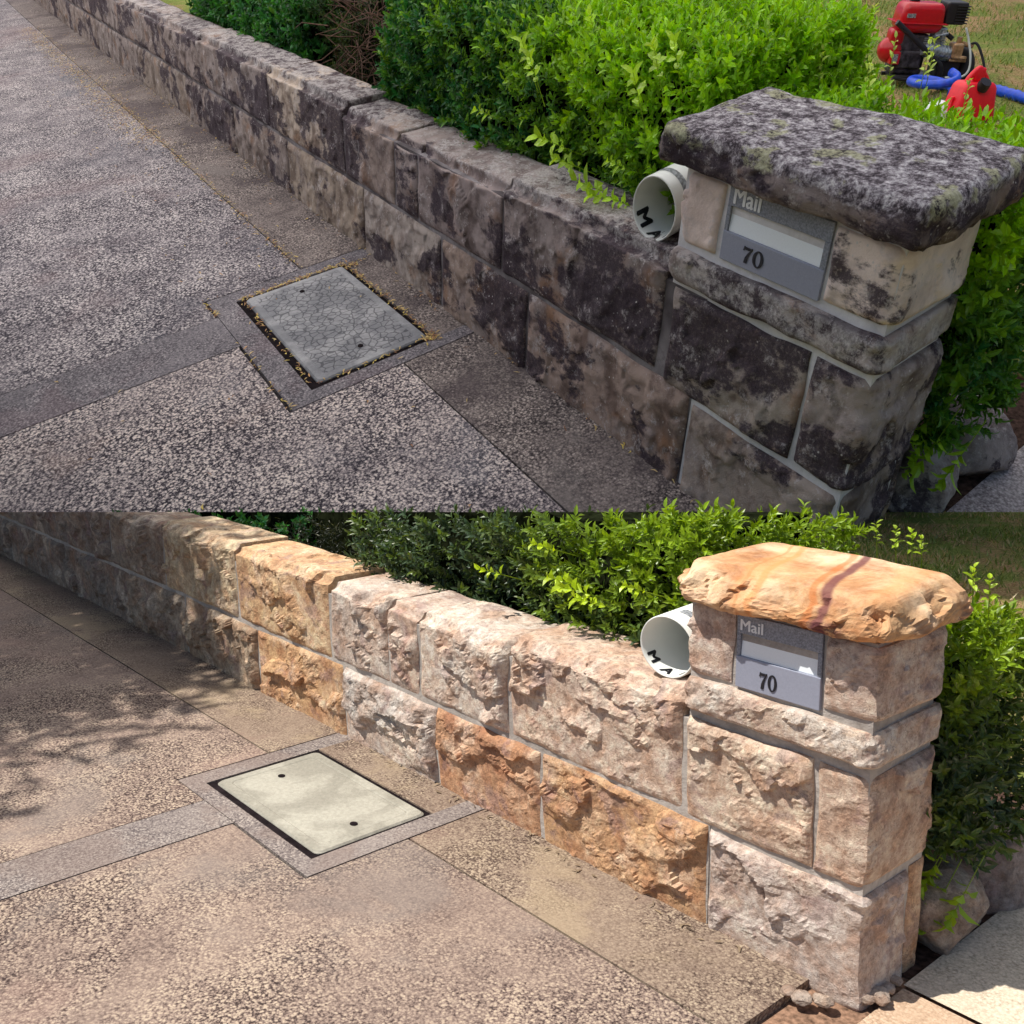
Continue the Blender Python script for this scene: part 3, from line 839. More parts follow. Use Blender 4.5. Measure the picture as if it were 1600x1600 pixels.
def pillar(fr, label, D, p):
    t = thing('mailbox_pillar', fr, (p['u0'] / 2, D / 2, 0), label, 'pillar')
    p['kw'].pop('mort', 0); V, F = box(p['core0'], -.002, .002, D - .010, -.03, .895)
    V2, F2 = box(p['low0'], -.06, .0025, .20, -.03, .29)
    mesh_obj('mortar', fr, *cat_geo([(V, F), (V2, F2)]), p['mortar'], t)
    for i, (u0, u1, v0, v1, w0, w1, ex, c, k) in enumerate(p['stones']):
        kk = dict(p['kw']); kk.update(k); kk['edge'] = min(kk.get('edge', .02), .016)
        V, F = rock_block(u0, u1, v0, v1, w0, w1, ex, 700 + i * 13 + (0 if fr is A else 500), res=.008, **kk)
        mesh_obj('stone_block', fr, V, F, MAT['stone_old_pale'] if (fr is A and w0 > .69) else p['smat'], t, smooth=p['kw'].get('soft', False), color=rc(c, .04, ([.25, .3, .6, .8, .55, .3, .98, .5] + [.5] * 9)[i]))
    # cap stone: a slab with domed, broken edges
    u0, u1, v0, v1, w0, w1 = p['cap']
    P, F = lattice_box(u0, u1, v0, v1, w0, w1, .009)
    q = (P - [(u0 + u1) / 2, (v0 + v1) / 2, (w0 + w1) / 2]) / [(u1 - u0) / 2, (v1 - v0) / 2, (w1 - w0) / 2]
    hu, hv, hw = (u1 - u0) / 2, (v1 - v0) / 2, (w1 - w0) / 2
    du, dv = hu * (1 - np.abs(q[:, 0])), hv * (1 - np.abs(q[:, 1])); r = p['cap_r']
    cu, cv = np.clip(1 - du / r, 0, 1), np.clip(1 - dv / r, 0, 1)
    topw = np.clip((q[:, 2] + 1) / 2, 0, 1)
    drop = (np.clip(np.sqrt(cu ** 2 + cv ** 2), 0, 1.3) ** 2.2) * p['cap_drop'] * topw ** 1.0
    pinch = .25 * r * (topw ** 2.5)
    P2 = P.copy(); P2[:, 2] -= drop
    P2[:, 0] -= np.sign(q[:, 0]) * cu * pinch * np.abs(q[:, 0]); P2[:, 1] -= np.sign(q[:, 1]) * cv * pinch
    # plan corners rounded off
    cc = (cu * cv) ** 1.5 * .35 * r
    P2[:, 0] -= np.sign(q[:, 0]) * cc; P2[:, 1] -= np.sign(q[:, 1]) * cc
    # underside tucks in
    ub = np.clip(-q[:, 2], 0, 1) ** 3; P2[:, 0] -= np.sign(q[:, 0]) * cu * .012 * ub; P2[:, 1] -= np.sign(q[:, 1]) * cv * .012 * ub
    side = np.clip(1 - np.minimum(du, dv) / .03, 0, 1)[:, None]
    a = p['cap_rough']
    nn = np.c_[fbm(P * 13, 31, 4, .6), fbm(P * 13, 33, 4, .6), fbm(P * 9, 35, 4, .55)]
    mid = np.c_[fbm(P * 5, 41, 3), fbm(P * 5, 42, 3), fbm(P * 3.2, 43, 3)]
    P2 += nn * (a * side + p['cap_top'] * (1 - side) * [0, 0, 1]) + mid * p['cap_mid']
    if not p['kw'].get('soft'):
        P2 += side * facets3(P, 611, .085, .35, .005)[:, None] * np.c_[np.sign(q[:, 0]) * cu, np.sign(q[:, 1]) * cv, .25 + 0 * cu] * 1.0
        fac = np.minimum.reduce([np.abs(((P @ unit(d)) / s_) % 1 - .5) for d, s_ in (((1, .3, .8), .11), ((.5, 1, -.7), .09), ((1, -.6, .2), .17))])
        P2 += side * fac[:, None] * np.c_[np.sign(q[:, 0]) * -.5 * cu, np.sign(q[:, 1]) * -.5 * cv, 0 * cu] * .012
    else: P2 += side * facets3(P, 612, .11, .2, .0025)[:, None] * np.c_[np.sign(q[:, 0]) * cu, np.sign(q[:, 1]) * cv, .3 + 0 * cu]
    o = mesh_obj('cap_stone', fr, P2, F, p['cmat'], t, smooth=bool(p['kw'].get('soft')), color=rc(p['capc'], 0, .8), locs=P)
    if p.get('cap_label'): o['label'] = p['cap_label']
    # mail plate
    (a0, a1, b0, b1), (f0, f1, g0, g1) = p['plate'], p['flap']
    # frame with an opening for the flap
    parts = [rbox(a0, a1, -.006, .03, g1, b1, .002, 2), rbox(a0, f0, -.006, .03, g0, g1, .001, 1), rbox(f1, a1, -.006, .03, g0, g1, .001, 1)]
    pl = mesh_obj('mail_plate', fr, *cat_geo(parts), MAT['plate_speckle'], t)
    mesh_obj('number_panel', fr, *rbox(a0, a1, -.0075, .03, b0, g0, .002, 2), MAT['plate_smooth'], pl)
    # the flap is set back a little and tilts
    V, F = rbox(f0, f1, -.002, .02, g0, g1, .0015, 2); V[:, 1] += (V[:, 2] - g0) / (g1 - g0) * .006
    mesh_obj('mail_flap', fr, V, F, MAT['flap'], pl)
    V, F = text_geo('Mail', 1.0, .03, .0); V = V / max(V[:, 0].max(), 1e-6)
    tx = np.c_[p['mail'][0] + V[:, 0] * p['mail'][2], -.0068 - V[:, 2] * .006, p['mail'][1] + V[:, 1] * p['mail'][3]]
    mesh_obj('lettering', fr, tx, F, MAT['white_letter'], pl)
    V, F = seventy(1.0)
    tx = np.c_[p['no'][0] + V[:, 0] * p['no'][2], -.0078 - V[:, 2], p['no'][1] + V[:, 1] * p['no'][3]]
    mesh_obj('house_number', fr, tx, F, MAT['ink'], pl)
    return t


gy, bl = (176, 166, 162), (98, 86, 92)
DA = .30
pillar(A, 'grime-stained mailbox pillar with a dark lichen-crusted cap at the end of the wall', DA, dict(
    u0=-.72, core0=-.72, low0=-.57, mortar=MAT['mortar_fresh'], smat=MAT['stone_old'], cmat=MAT['stone_old_cap'], capc=(92, 76, 76), kw=dict(oldk, rnd=.014),
    stones=[(-.56, .0, 0, DA - .05, -.03, .262, 'fe', (142, 126, 112), dict(amp=.02)), (-.012, -.002, DA - .045, DA, -.03, .262, 'fe', (170, 146, 104), dict(amp=.005, facets=1)),
            (-.70, -.182, 0, .14, .282, .568, 'f', (150, 138, 126), dict(amp=.026)), (-.165, .0, 0, DA, .282, .568, 'fe', (132, 120, 116), dict(amp=.032, facets=6)),
            (-.722, .008, -.012, DA + .006, .588, .672, 'fel', (158, 150, 146), dict(amp=.014, rnd=.012, edge=.015)),
            (-.718, -.565, 0, .2, .695, .868, 'fl', (250, 224, 210), dict(amp=.012)), (-.188, .006, 0, DA, .700, .868, 'fe', (250, 230, 216), dict(amp=.016)),
            (-.56, -.19, .15, DA - .004, .690, .868, 'b', (160, 150, 140), dict(amp=.01))],
    cap=(-.815, .065, -.055, .42, .888, .985), cap_r=.035, cap_drop=.013, cap_rough=.007, cap_top=.004, cap_mid=[.006, .006, .004],
    cap_label='dark cap slab crusted with grey and olive lichen',
    plate=(-.545, -.198, .692, .872), flap=(-.532, -.216, .764, .826), mail=(-.53, .835, .10, .095), no=(-.462, .708, .056, .040)))
# split end stone of the cleaned pillar foot is orange
DB = .27
pillar(B, 'cleaned sandstone mailbox pillar with a glowing orange cap and purple band', DB, dict(
    u0=-.50, core0=-.505, low0=-.43, mortar=MAT['mortar_new'], smat=MAT['stone_new'], cmat=MAT['stone_new_cap'], capc=(228, 184, 136), kw=dict(newk, amp=.034, rnd=.006, edge=.016),
    stones=[(-.42, .0, 0, .188, -.03, .278, 'fe', (226, 210, 200), dict(amp=.030, facets=9)), (-.10, -.004, .200, DA - .03, -.03, .278, 'e', (206, 150, 90), dict(amp=.006, facets=2)),
            (-.505, -.136, 0, .14, .296, .575, 'f', (240, 214, 188), dict(amp=.036, facets=9)), (-.122, .0, 0, DB, .296, .575, 'fe', (238, 208, 182), dict(amp=.030, facets=8)),
            (-.508, .006, -.014, DB + .006, .604, .690, 'fel', (236, 222, 208), dict(amp=.022, rnd=.012, edge=.012)),
            (-.502, -.375, 0, .2, .705, .888, 'fl', (238, 214, 198), dict(amp=.022)), (-.124, .004, 0, DB, .712, .888, 'fe', (238, 218, 202), dict(amp=.018)),
            (-.37, -.125, .13, DB - .004, .7, .888, 'b', (200, 180, 160), dict(amp=.01))],
    cap=(-.555, .055, -.06, .36, .910, 1.012), cap_r=.085, cap_drop=.034, cap_rough=.008, cap_top=.0025, cap_mid=[.010, .008, .004],
    cap_label='orange cap slab with rust lines and one purple band',
    plate=(-.362, -.130, .702, .892), flap=(-.352, -.141, .784, .843), mail=(-.354, .853, .067, .064), no=(-.292, .716, .037, .042)))


# ================================================================ PIPE HOLDERS
def pipe(fr, label, c, axis, r, length, letters, band):
    ax = unit(axis)                       # from the mouth inwards
    t = thing('newspaper_pipe', fr, c, label, 'pipe')
    X = unit(np.cross(ax, [0, 0, 1])); Z = np.cross(X, ax); n = 48
    c = np.array(c, float); V, F = [], []
    prof = [(r * .93, length), (r * .93, .004), (r * .95, 0), (r * .985, 0), (r, .003), (r, length)]
    for k in range(n):
        th = 2 * math.pi * k / n
        for rr, d in prof: V.append(c + ax * d + rr * (math.cos(th) * X + math.sin(th) * Z))
    m = len(prof)
    for k in range(n):
        for j in range(m - 1):
            a, b = k * m + j, ((k + 1) % n) * m + j; F.append((a, b, b + 1, a + 1))
    mesh_obj('pipe_wall', fr, np.array(V), F, MAT['pvc'], t, smooth=True)
    # letters sit on the inside of the barrel, near the mouth, feet towards the viewer
    for ch, a0, d0, sc_ in letters:
        V, F = text_geo(ch, 1.0, .05, 0)
        bm = bmesh.new(); vs = [bm.verts.new(v) for v in V]
        for f in F:
            try: bm.faces.new([vs[i] for i in f])
            except ValueError: pass
        bmesh.ops.triangulate(bm, faces=bm.faces); bmesh.ops.subdivide_edges(bm, edges=bm.edges, cuts=2, use_grid_fill=True)
        bm.verts.index_update()
        V = np.array([v.co[:] for v in bm.verts]); F = [tuple(v.index for v in f.verts) for f in bm.faces]; bm.free()
        th = math.radians(a0) + V[:, 0] * sc_ / r; d = d0 + V[:, 1] * sc_
        rr = (r * .93 - .0008 - V[:, 2] * .004)[:, None]
        P = c + ax * d[:, None] + rr * (np.cos(th)[:, None] * X + np.sin(th)[:, None] * Z)
        mesh_obj('lettering', fr, P, F, MAT['ink'], t)
    if band:
        V, F = [], []; m = 2; K = 12
        for k in range(K + 1):
            th = math.radians(band[0] + (band[1] - band[0]) * k / K)
            for d in band[2:4]: V.append(c + ax * d + (r + .0008) * (math.cos(th) * X + math.sin(th) * Z))
        for k in range(K): F.append((2 * k, 2 * k + 1, 2 * k + 3, 2 * k + 2))
        mesh_obj('printed_stripe', fr, np.array(V), F, MAT['print_grey'], t)
    return t


pipe(A, 'white plastic pipe lying on the grimy wall beside the lichen-capped pillar, letters inside its mouth', (-.885, .045, .716), (-.10, 1, .03), .092, .5,
     [('M', 198, .010, .078), ('A', 250, .010, .066), ('I', 294, .010, .066)], (20, 120, .045, .07))
pipe(B, 'white plastic pipe lying on the cleaned wall beside the orange-capped pillar', (-.618, .04, .732), (-.06, 1, .03), .089, .42,
     [('M', 205, .010, .050), ('A', 247, .010, .050), ('I', 290, .010, .050)], (20, 90, .05, .08))


# ================================================================ INSPECTION LIDS
def lid(fr, label, u0, u1, v0, v1, mat, holes, hgt):
    t = thing('inspection_lid', fr, ((u0 + u1) / 2, (v0 + v1) / 2, 0), label, 'cover')
    r = .022; cor = []
    for cu, cv, a0 in ((u1 - r, v1 - r, 0), (u0 + r, v1 - r, 90), (u0 + r, v0 + r, 180), (u1 - r, v0 + r, 270)):
        for k in range(6):
            a = math.radians(a0 + 18 * k); cor.append((cu + r * math.cos(a), cv + r * math.sin(a)))
    n = len(cor); cen = np.array([(u0 + u1) / 2, (v0 + v1) / 2]); c2 = np.array(cor)
    rings = [(1, 0, -.03, 0), (1, 0, hgt - .006, 0), (0, .006, hgt, 0), (0, .035, hgt, 0), (0, .040, hgt - .0025, 0), (0, .044, hgt - .001, 1)]
    V, Fc, pn = [], [], []
    d = c2 - cen
    for _, ins, w, p_ in rings:
        s_ = 1 - ins / np.abs(d).max(axis=0)
        for q in d: V.append((cen[0] + q[0] * s_[0], cen[1] + q[1] * s_[1], w)); pn.append(p_)
    for j in range(len(rings) - 1):
        for k in range(n):
            a, b = j * n + k, j * n + (k + 1) % n; Fc.append((a, b, b + n, a + n))
    Fc.append(tuple((len(rings) - 1) * n + k for k in range(n)))
    body = mesh_obj('lid_slab', fr, np.array(V), Fc, mat, t, attrs={'panel': np.array(pn, float)})
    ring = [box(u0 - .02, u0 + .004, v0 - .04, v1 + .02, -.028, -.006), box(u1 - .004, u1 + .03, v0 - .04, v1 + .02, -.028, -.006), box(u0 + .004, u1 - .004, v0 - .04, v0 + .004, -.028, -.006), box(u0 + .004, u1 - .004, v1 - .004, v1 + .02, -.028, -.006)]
    mesh_obj('gap_shade_fill', fr, *cat_geo(ring), MAT['joint'], t)  # dark insert stands in for the shade down in the lid's gap
    for hu, hv in holes:
        V, F = tube([(hu, hv, hgt - .004), (hu, hv, hgt + .0012)], .012, 14); V[:, 0] = hu + (V[:, 0] - hu) * 1.2
        mesh_obj('lifting_hole', fr, V, F, MAT['joint'], t)
    return t


lid(A, 'crazed grey concrete inspection lid with two rusty lifting holes, gap round it filled dark as shade', -2.925, -1.985, -.695, -.185, MAT['lid_old'], [(-2.80, -.450), (-2.12, -.445)], .005)
lid(B, 'smooth cream concrete inspection lid with two small slots, gap round it filled dark as shade', -2.100, -1.425, -.572, -.170, MAT['lid_new'], [(-1.99, -.378), (-1.515, -.386)], .002)


# ================================================================ HEDGES AND SHRUBS
def mixc(t, a, b): return np.array(a) * (1 - t[:, None]) + np.array(b) * t[:, None]


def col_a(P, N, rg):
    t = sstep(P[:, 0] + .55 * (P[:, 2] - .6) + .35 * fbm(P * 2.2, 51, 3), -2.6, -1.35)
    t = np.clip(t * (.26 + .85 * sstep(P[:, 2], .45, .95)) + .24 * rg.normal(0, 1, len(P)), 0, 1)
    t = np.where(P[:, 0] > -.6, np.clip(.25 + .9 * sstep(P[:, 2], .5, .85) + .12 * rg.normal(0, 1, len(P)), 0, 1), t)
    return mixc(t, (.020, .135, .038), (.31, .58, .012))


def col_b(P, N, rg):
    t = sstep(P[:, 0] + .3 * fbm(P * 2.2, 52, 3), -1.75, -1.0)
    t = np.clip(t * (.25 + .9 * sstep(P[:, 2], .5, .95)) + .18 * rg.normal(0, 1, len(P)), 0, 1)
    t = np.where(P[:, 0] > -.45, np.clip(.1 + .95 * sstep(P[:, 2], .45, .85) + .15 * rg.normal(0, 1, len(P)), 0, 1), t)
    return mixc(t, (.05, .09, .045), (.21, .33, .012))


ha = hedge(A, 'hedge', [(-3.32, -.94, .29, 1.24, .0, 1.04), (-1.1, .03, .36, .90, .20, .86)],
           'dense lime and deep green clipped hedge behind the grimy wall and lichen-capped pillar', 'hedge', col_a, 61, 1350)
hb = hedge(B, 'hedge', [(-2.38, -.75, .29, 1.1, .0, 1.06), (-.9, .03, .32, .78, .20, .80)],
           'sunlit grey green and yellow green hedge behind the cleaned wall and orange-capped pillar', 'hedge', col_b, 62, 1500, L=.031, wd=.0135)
up = np.array([0, 0, 1.])


def spot(fr, x, y, axis, val, d, s): return (fr.hit(x, y, axis, val), d, s)


sprays(A, ha, [spot(A, *q, 1, .17, (-.2, -.9, .45), s_) for q, s_ in (((885, 232), 1.25), ((905, 262), 1.1), ((945, 300), 1.25), ((960, 318), 1.1), ((770, 182), .8), ((975, 262), .7), ((985, 322), .8))] +
       [spot(A, *q, 2, 1.03, (.1, -.5, .9), s_) for q, s_ in (((1000, 165), .9), ((1030, 120), 1.0), ((1060, 110), .9), ((830, 110), .9), ((840, 130), .8), ((930, 60), .8))], 71, (.42, .66, .03), L=.045, wd=.026)
sprays(A, ha, [spot(A, *q, 1, .42, (-.1, -.5, -.7), s_) for q, s_ in (((1462, 640), .9), ((1470, 680), 1.1), ((1450, 690), .9), ((1510, 700), 1.1), ((1460, 665), .8))], 72, (.34, .58, .03), L=.05, wd=.028)
sprays(A, ha, [spot(A, *q, 2, .90, (.1, -.3, 1), s_) for q, s_ in (((1352, 170), 1.2), ((1440, 130), 1.3), ((1350, 150), 1), ((1280, 130), 1), ((1500, 190), 1.1), ((1360, 60), 1.1), ((1390, 115), 1.1), ((1450, 120), 1.1))], 73, (.52, .66, .12), L=.026, wd=.012)
sprays(B, hb, [spot(B, *q, 1, .19, (-.2, -.9, .35), s_) for q, s_ in (((905, 915), 1.1), ((925, 930), 1.1), ((940, 945), .9), ((785, 898), .8), ((870, 860), .9), ((1010, 925), .8))], 74, (.42, .58, .02), L=.045, wd=.026)
sprays(B, hb, [spot(B, *q, 1, .40, (-.1, -.5, -.7), s_) for q, s_ in (((1462, 1360), 1.), ((1480, 1385), 1.1), ((1515, 1380), 1.1), ((1470, 1335), .9))], 75, (.34, .5, .03), L=.05, wd=.028)
sprays(B, hb, [spot(B, *q, 2, .92, (.1, -.3, 1), s_) for q, s_ in (((1400, 860), .7), ((1425, 862), .7), ((1440, 868), .6), ((1370, 850), .7), ((1520, 925), .7), ((1545, 945), .7))], 76, (.36, .5, .03), L=.04, wd=.02)

# the darker shrubs further along
dark = lambda P, N, rg: mixc(np.clip(.3 + .3 * rg.normal(0, 1, len(P)), 0, 1), (.014, .095, .035), (.06, .26, .04))
hedge(A, 'leafy_shrub', [(-7.4, -4.75, .34, 1.4, .0, .86)], 'bright green shrub over the far end of the grimy wall', 'shrub', dark, 63, 650, L=.045, wd=.02)
conif = lambda P, N, rg: mixc(np.clip(.35 + .35 * rg.normal(0, 1, len(P)), 0, 1), (.012, .035, .010), (.075, .12, .02))
hedge(A, 'conifer_shrub', [(-4.75, -3.35, .50, 1.5, .0, 1.05)], 'dark feathery shrub with dead brown twigs beside the clipped hedge end', 'shrub', conif, 64, 800, L=.03, wd=.004, lump=.16)
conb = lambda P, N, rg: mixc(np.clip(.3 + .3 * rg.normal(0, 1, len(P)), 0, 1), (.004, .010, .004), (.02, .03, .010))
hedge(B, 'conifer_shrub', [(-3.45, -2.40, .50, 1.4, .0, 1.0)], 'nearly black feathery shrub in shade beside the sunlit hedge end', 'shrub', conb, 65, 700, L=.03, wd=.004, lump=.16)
hedge(B, 'leafy_shrub', [(-6.0, -3.5, .36, 1.4, .0, .86)], 'green shrub over the shaded far end of the cleaned wall', 'shrub', dark, 66, 600, L=.04, wd=.018)


def twigs(fr, label, region, n, seed):
    rg = np.random.default_rng(seed); geo = []
    u0, u1, v0, v1, w0, w1 = region
    for i in range(n):
        p = np.array([rg.uniform(u0, u1), rg.uniform(v0, v1), rg.uniform(w0, w1)])
        d = unit(np.array([rg.normal(0, .8), rg.normal(-.4, .4), rg.normal(.1, .5)])); L = rg.uniform(.12, .35)
        if fr is B and not below_cut(fr, (p + d * L)[None], .02)[0]: continue
        q = p + d * L * .5 + rg.normal(0, .02, 3)
        geo.append(tube([p, q, p + d * L + rg.normal(0, .02, 3)], [.004, .003, .0015], 4, False))
    return tag(mesh_obj('twigs', fr, *cat_geo(geo), MAT['twig'], clip=False), label, 'twigs', kind='stuff')


twigs(A, 'tangle of bare reddish brown twigs hanging between the conifer shrub and the hedge', (-4.3, -3.3, .36, .60, .25, 1.0), 260, 5)


# ================================================================ ROCKS, CHIPS, LITTER
def rock(fr, label, c, size, seed, col, mat):
    bm = bmesh.new(); bmesh.ops.create_icosphere(bm, subdivisions=5, radius=1)
    V = np.array([v.co[:] for v in bm.verts]); F = [tuple(v.index for v in f.verts) for f in bm.faces]; bm.free()
    rg = np.random.default_rng(seed); r = np.full(len(V), 1.12)
    for i in range(12):
        d = unit(rg.normal(0, 1, 3)); r = np.minimum(r, rg.uniform(.72, .98) / np.clip(V @ d, .12, 1))
    r *= 1 + .04 * fbm(V * 3, seed, 4) + .02 * fbm(V * 9, seed, 3)
    V = V * r[:, None] * np.array(size) + np.array(c)
    o = mesh_obj('edging_rock', fr, V, F, mat, smooth=True, color=rc(col, 0, .3))
    return tag(o, label, 'rock')


rock(A, 'speckled grey edging rock right beside the foot of the lichen-capped pillar', (-.045, .53, .02), (.115, .14, .115), 21, (170, 162, 156), MAT['stone_old'])
rock(A, 'darker smooth edging rock overhung by leaves, nearer the lawn than its speckled neighbour', (-.035, .84, .03), (.13, .15, .13), 8, (120, 112, 116), MAT['stone_old'])
rock(B, 'shaded grey edging rock touching the foot of the orange-capped pillar', (-.055, .46, .02), (.12, .15, .13), 5, (150, 136, 130), MAT['stone_new'])
rock(B, 'purplish grey edging rock at the right edge beside the pale footpath', (-.06, .76, .03), (.12, .16, .15), 9, (142, 126, 128), MAT['stone_new'])
CHIP = ['loose stone chip nearest the bottom edge right of the pillar corner', 'largest pale chip at the pillar corner, between two smaller ones', 'pale chip resting just right of the largest corner chip', 'smallest pale chip below the corner cluster',
        'chip by itself at the pillar end face, furthest from the drive', 'flat chip on the crusher dust left of the pillar corner', 'chip touching the broken edge of the tan drive strip', 'low chip midway between drive strip and pillar corner']
for i, (x, y, s_) in enumerate(((1352, 1562, .016), (1372, 1556, .020), (1386, 1548, .016), (1378, 1566, .014), (1400, 1535, .012), (1250, 1562, .02), (1232, 1552, .016), (1286, 1567, .018))):
    p = B.hit(x, y, 2, 0)
    o = rock(B, CHIP[i], (p[0], p[1], s_ * .4), (s_ * 1.3, s_, s_ * .8), 30 + i, (176, 160, 148), MAT['stone_new'])
    o.name = 'stone_chip'; o['group'] = 'stone chips at the foot of the cleaned pillar'; o['category'] = 'stone chip'


def litter(fr, label, lines, pts, seed, cols):
    rg = np.random.default_rng(seed); V, F, C = [], [], []

    def straw(u, v):
        L = rg.uniform(.010, .034); a = rg.uniform(0, 6.28); w = rg.uniform(.0016, .0042)
        d = np.array([math.cos(a), math.sin(a), rg.uniform(-.05, .18)]); s_ = np.array([-d[1], d[0], 0]) * w
        p = np.array([u, v, .002 + rg.uniform(0, .004)]); q = p + d * L; m = (p + q) / 2 + [0, 0, rg.uniform(0, .004)] + s_ * rg.uniform(-2, 2)
        n = len(V); V.extend([p - s_ * .4, p + s_ * .4, m + s_, m - s_, q]); F.extend([(n, n + 1, n + 2, n + 3), (n + 3, n + 2, n + 4)])
        c = np.array(cols[rg.integers(len(cols))]) * rg.uniform(.6, 1.15); C.extend([c] * 5)
    for (a, b, n, sp) in lines:
        for i in range(n):
            t = rg.random(); p = np.array(a) * (1 - t) + np.array(b) * t + rg.normal(0, sp, 2); straw(*p)
    for u0, u1, v0, v1, n in pts:
        for i in range(n): straw(rg.uniform(u0, u1), rg.uniform(v0, v1))
    tag(mesh_obj('leaf_litter', fr, V, F, MAT['litter'], attrs={'leafcol': np.array(C)}), label, 'leaf litter', kind='stuff')


st = [(.62, .42, .16), (.55, .30, .12), (.70, .52, .22), (.30, .14, .07), (.66, .50, .12)]
litter(A, 'yellow and rust straws caught in the joints and round the crazed lid', [
    ((-13, -.45), (-6.0, -.42), 2200, .07), ((-8, -.36), (-3.1, -.36), 420, .015), ((-12, -.1), (-5, -.03), 260, .05), ((-2.945, -.71), (-2.945, -.17), 170, .006),
    ((-2.93, -.165), (-1.97, -.165), 140, .007), ((-1.97, -.20), (-1.955, -.16), 60, .015), ((-2.92, -.71), (-1.98, -.715), 60, .006), ((-1.97, -.7), (-1.97, -.2), 40, .005),
    ((-3.06, -.86), (-2.86, -.855), 26, .006), ((-2.5, -.85), (-1.87, -.85), 26, .006), ((-2.9, -.16), (-2.9, -.12), 30, .02), ((-1.8, -.02), (-.3, -.01), 30, .015), ((-5, -.03), (-2, -.02), 60, .03)],
    [(-9, -2.5, -.9, -.02, 170), (-2.9, -.8, -1.6, -.05, 24)], 81, st)
litter(B, 'a few dark crumbs along the foot of the cleaned wall', [((-2.2, -.02), (-.3, -.06), 60, .012)], [], 82, [(.10, .07, .05), (.3, .22, .14)])


# ================================================================ PRESSURE WASHER, FUEL CAN, HOSES
class Sub:
    """an upright frame facing the drive, standing at a point of the upper lawn"""
    def __init__(s, x, y, turn=0, size=1.):
        s.O = A.W(A.hit(x, y, 2, 0)); c = unit(A.M[:, 2]); a = np.array([1., 0, 0]); a = unit(a - (a @ c) * c)
        b = np.cross(c, a); t = math.radians(turn); a, b = a * math.cos(t) + b * math.sin(t), b * math.cos(t) - a * math.sin(t)
        s.M = np.array([a, b, c]).T * A.sc * size

    def W(s, p): return np.asarray(p, float) @ s.M.T + s.O


W_ = Sub(1434, 129, 0, .94)
t = thing('pressure_washer', W_, (0, 0, 0), 'red and black petrol pressure washer standing on the patchy lawn', 'pressure washer')
x0, y0, pm = 1455, 140, 226.


def q(x, y, b=0): return np.array([(x - x0) / pm, b, (y0 - y) / pm])


V, F = rbox(-.275, .055, -.10, .12, .335, .53, .045, 5); V[:, 0] = -.11 + (V[:, 0] + .11) * (1 - .12 * sstep(V[:, 2], .40, .53)); V[:, 0] = -.11 + (V[:, 0] + .11) * (1 - .12 * sstep(-V[:, 2], -.40, -.335))
tank = mesh_obj('fuel_tank', W_, V, F, MAT['red_paint'], t, smooth=True)
mesh_obj('seam_flange', W_, *rbox(-.29, .07, -.112, .13, .396, .404, .003, 2), MAT['red_paint'], tank)
mesh_obj('filler_cap', W_, *tube([(-.16, .02, .525), (-.16, .02, .56)], .035, 20), MAT['black'], tank)
mesh_obj('warning_decal', W_, *rbox(-.235, -.175, -.104, -.099, .435, .462, .001, 1), MAT['print_grey'], tank)
mesh_obj('warning_decal', W_, *extrude_poly([(-.165, .437), (-.125, .437), (-.145, .462)], 0, .001), MAT['brass'], tank).hide_render = False
_o = tank.children[-1]
# engine
geo = [rbox(-.24, -.02, -.06, .12, .06, .33, .02, 3), rbox(-.22, -.05, -.085, -.05, .10, .22, .015, 3)]
mesh_obj('engine_block', W_, *cat_geo(geo), MAT['dark_steel'], t, smooth=False)
fins = [rbox(-.06 + .0, .10, -.07, .08, .205 + .014 * k, .211 + .014 * k, .002, 1) for k in range(8)] + [rbox(-.04, .08, -.05, .06, .2, .315, .01, 2)]
mesh_obj('cylinder_fins', W_, *cat_geo(fins), MAT['steel'], t)
V, F = tube([q(1385, 92, -.06), q(1392, 92, -.02), q(1402, 92, .06)], [.045, .085, .09], 28)
rec = mesh_obj('recoil_cover', W_, V, F, MAT['red_paint'], t, smooth=True)
mesh_obj('upper_cowl', W_, *rbox(-.30, -.20, -.07, .06, .25, .36, .03, 4), MAT['red_paint'], t, smooth=True)
mesh_obj('data_plate', W_, *rbox(-.275, -.235, -.112, -.108, .15, .20, .001, 1), MAT['print_grey'], rec)
mesh_obj('data_plate_holder', W_, *rbox(-.285, -.215, -.108, -.04, .13, .215, .008, 2), MAT['red_paint'], rec)
# air filter with louvres
geo = [rbox(.06, .21, -.05, .12, .395, .54, .015, 3)] + [rbox(.13, .222, -.062, .13, .405 + .018 * k, .412 + .018 * k, .002, 1) for k in range(7)]
mesh_obj('air_filter', W_, *cat_geo(geo), MAT['black'], t)
mesh_obj('carburettor', W_, *cat_geo([rbox(.0, .09, -.08, .02, .31, .38, .012, 2), tube([q(1468, 58, -.09), q(1468, 72, -.09)], .012, 12), tube([q(1455, 66, -.1), q(1475, 62, -.1)], .008, 10)]), MAT['steel'], t)
# pump with ribbed body and brass head
geo = [tube([q(1440, 86, -.10), q(1487, 92, -.10)], .042, 24)] + [tube([q(1446 + 5 * k, 86.5 + .6 * k, -.10), q(1448 + 5 * k, 86.9 + .6 * k, -.10)], .050, 24) for k in range(8)]
mesh_obj('pump_body', W_, *cat_geo(geo), MAT['steel'], t, smooth=False)
geo = [rbox(.13, .21, -.15, -.05, .19, .29, .012, 2), tube([q(1490, 95, -.14), q(1510, 96, -.14)], .014, 12), tube([q(1496, 66, -.1), q(1496, 80, -.1)], .018, 12), tube([q(1484, 100, -.13), q(1512, 100, -.13)], .010, 10), tube([q(1500, 75, -.12), q(1518, 78, -.12)], .016, 12)]
mesh_obj('pump_head', W_, *cat_geo(geo), MAT['brass'], t)
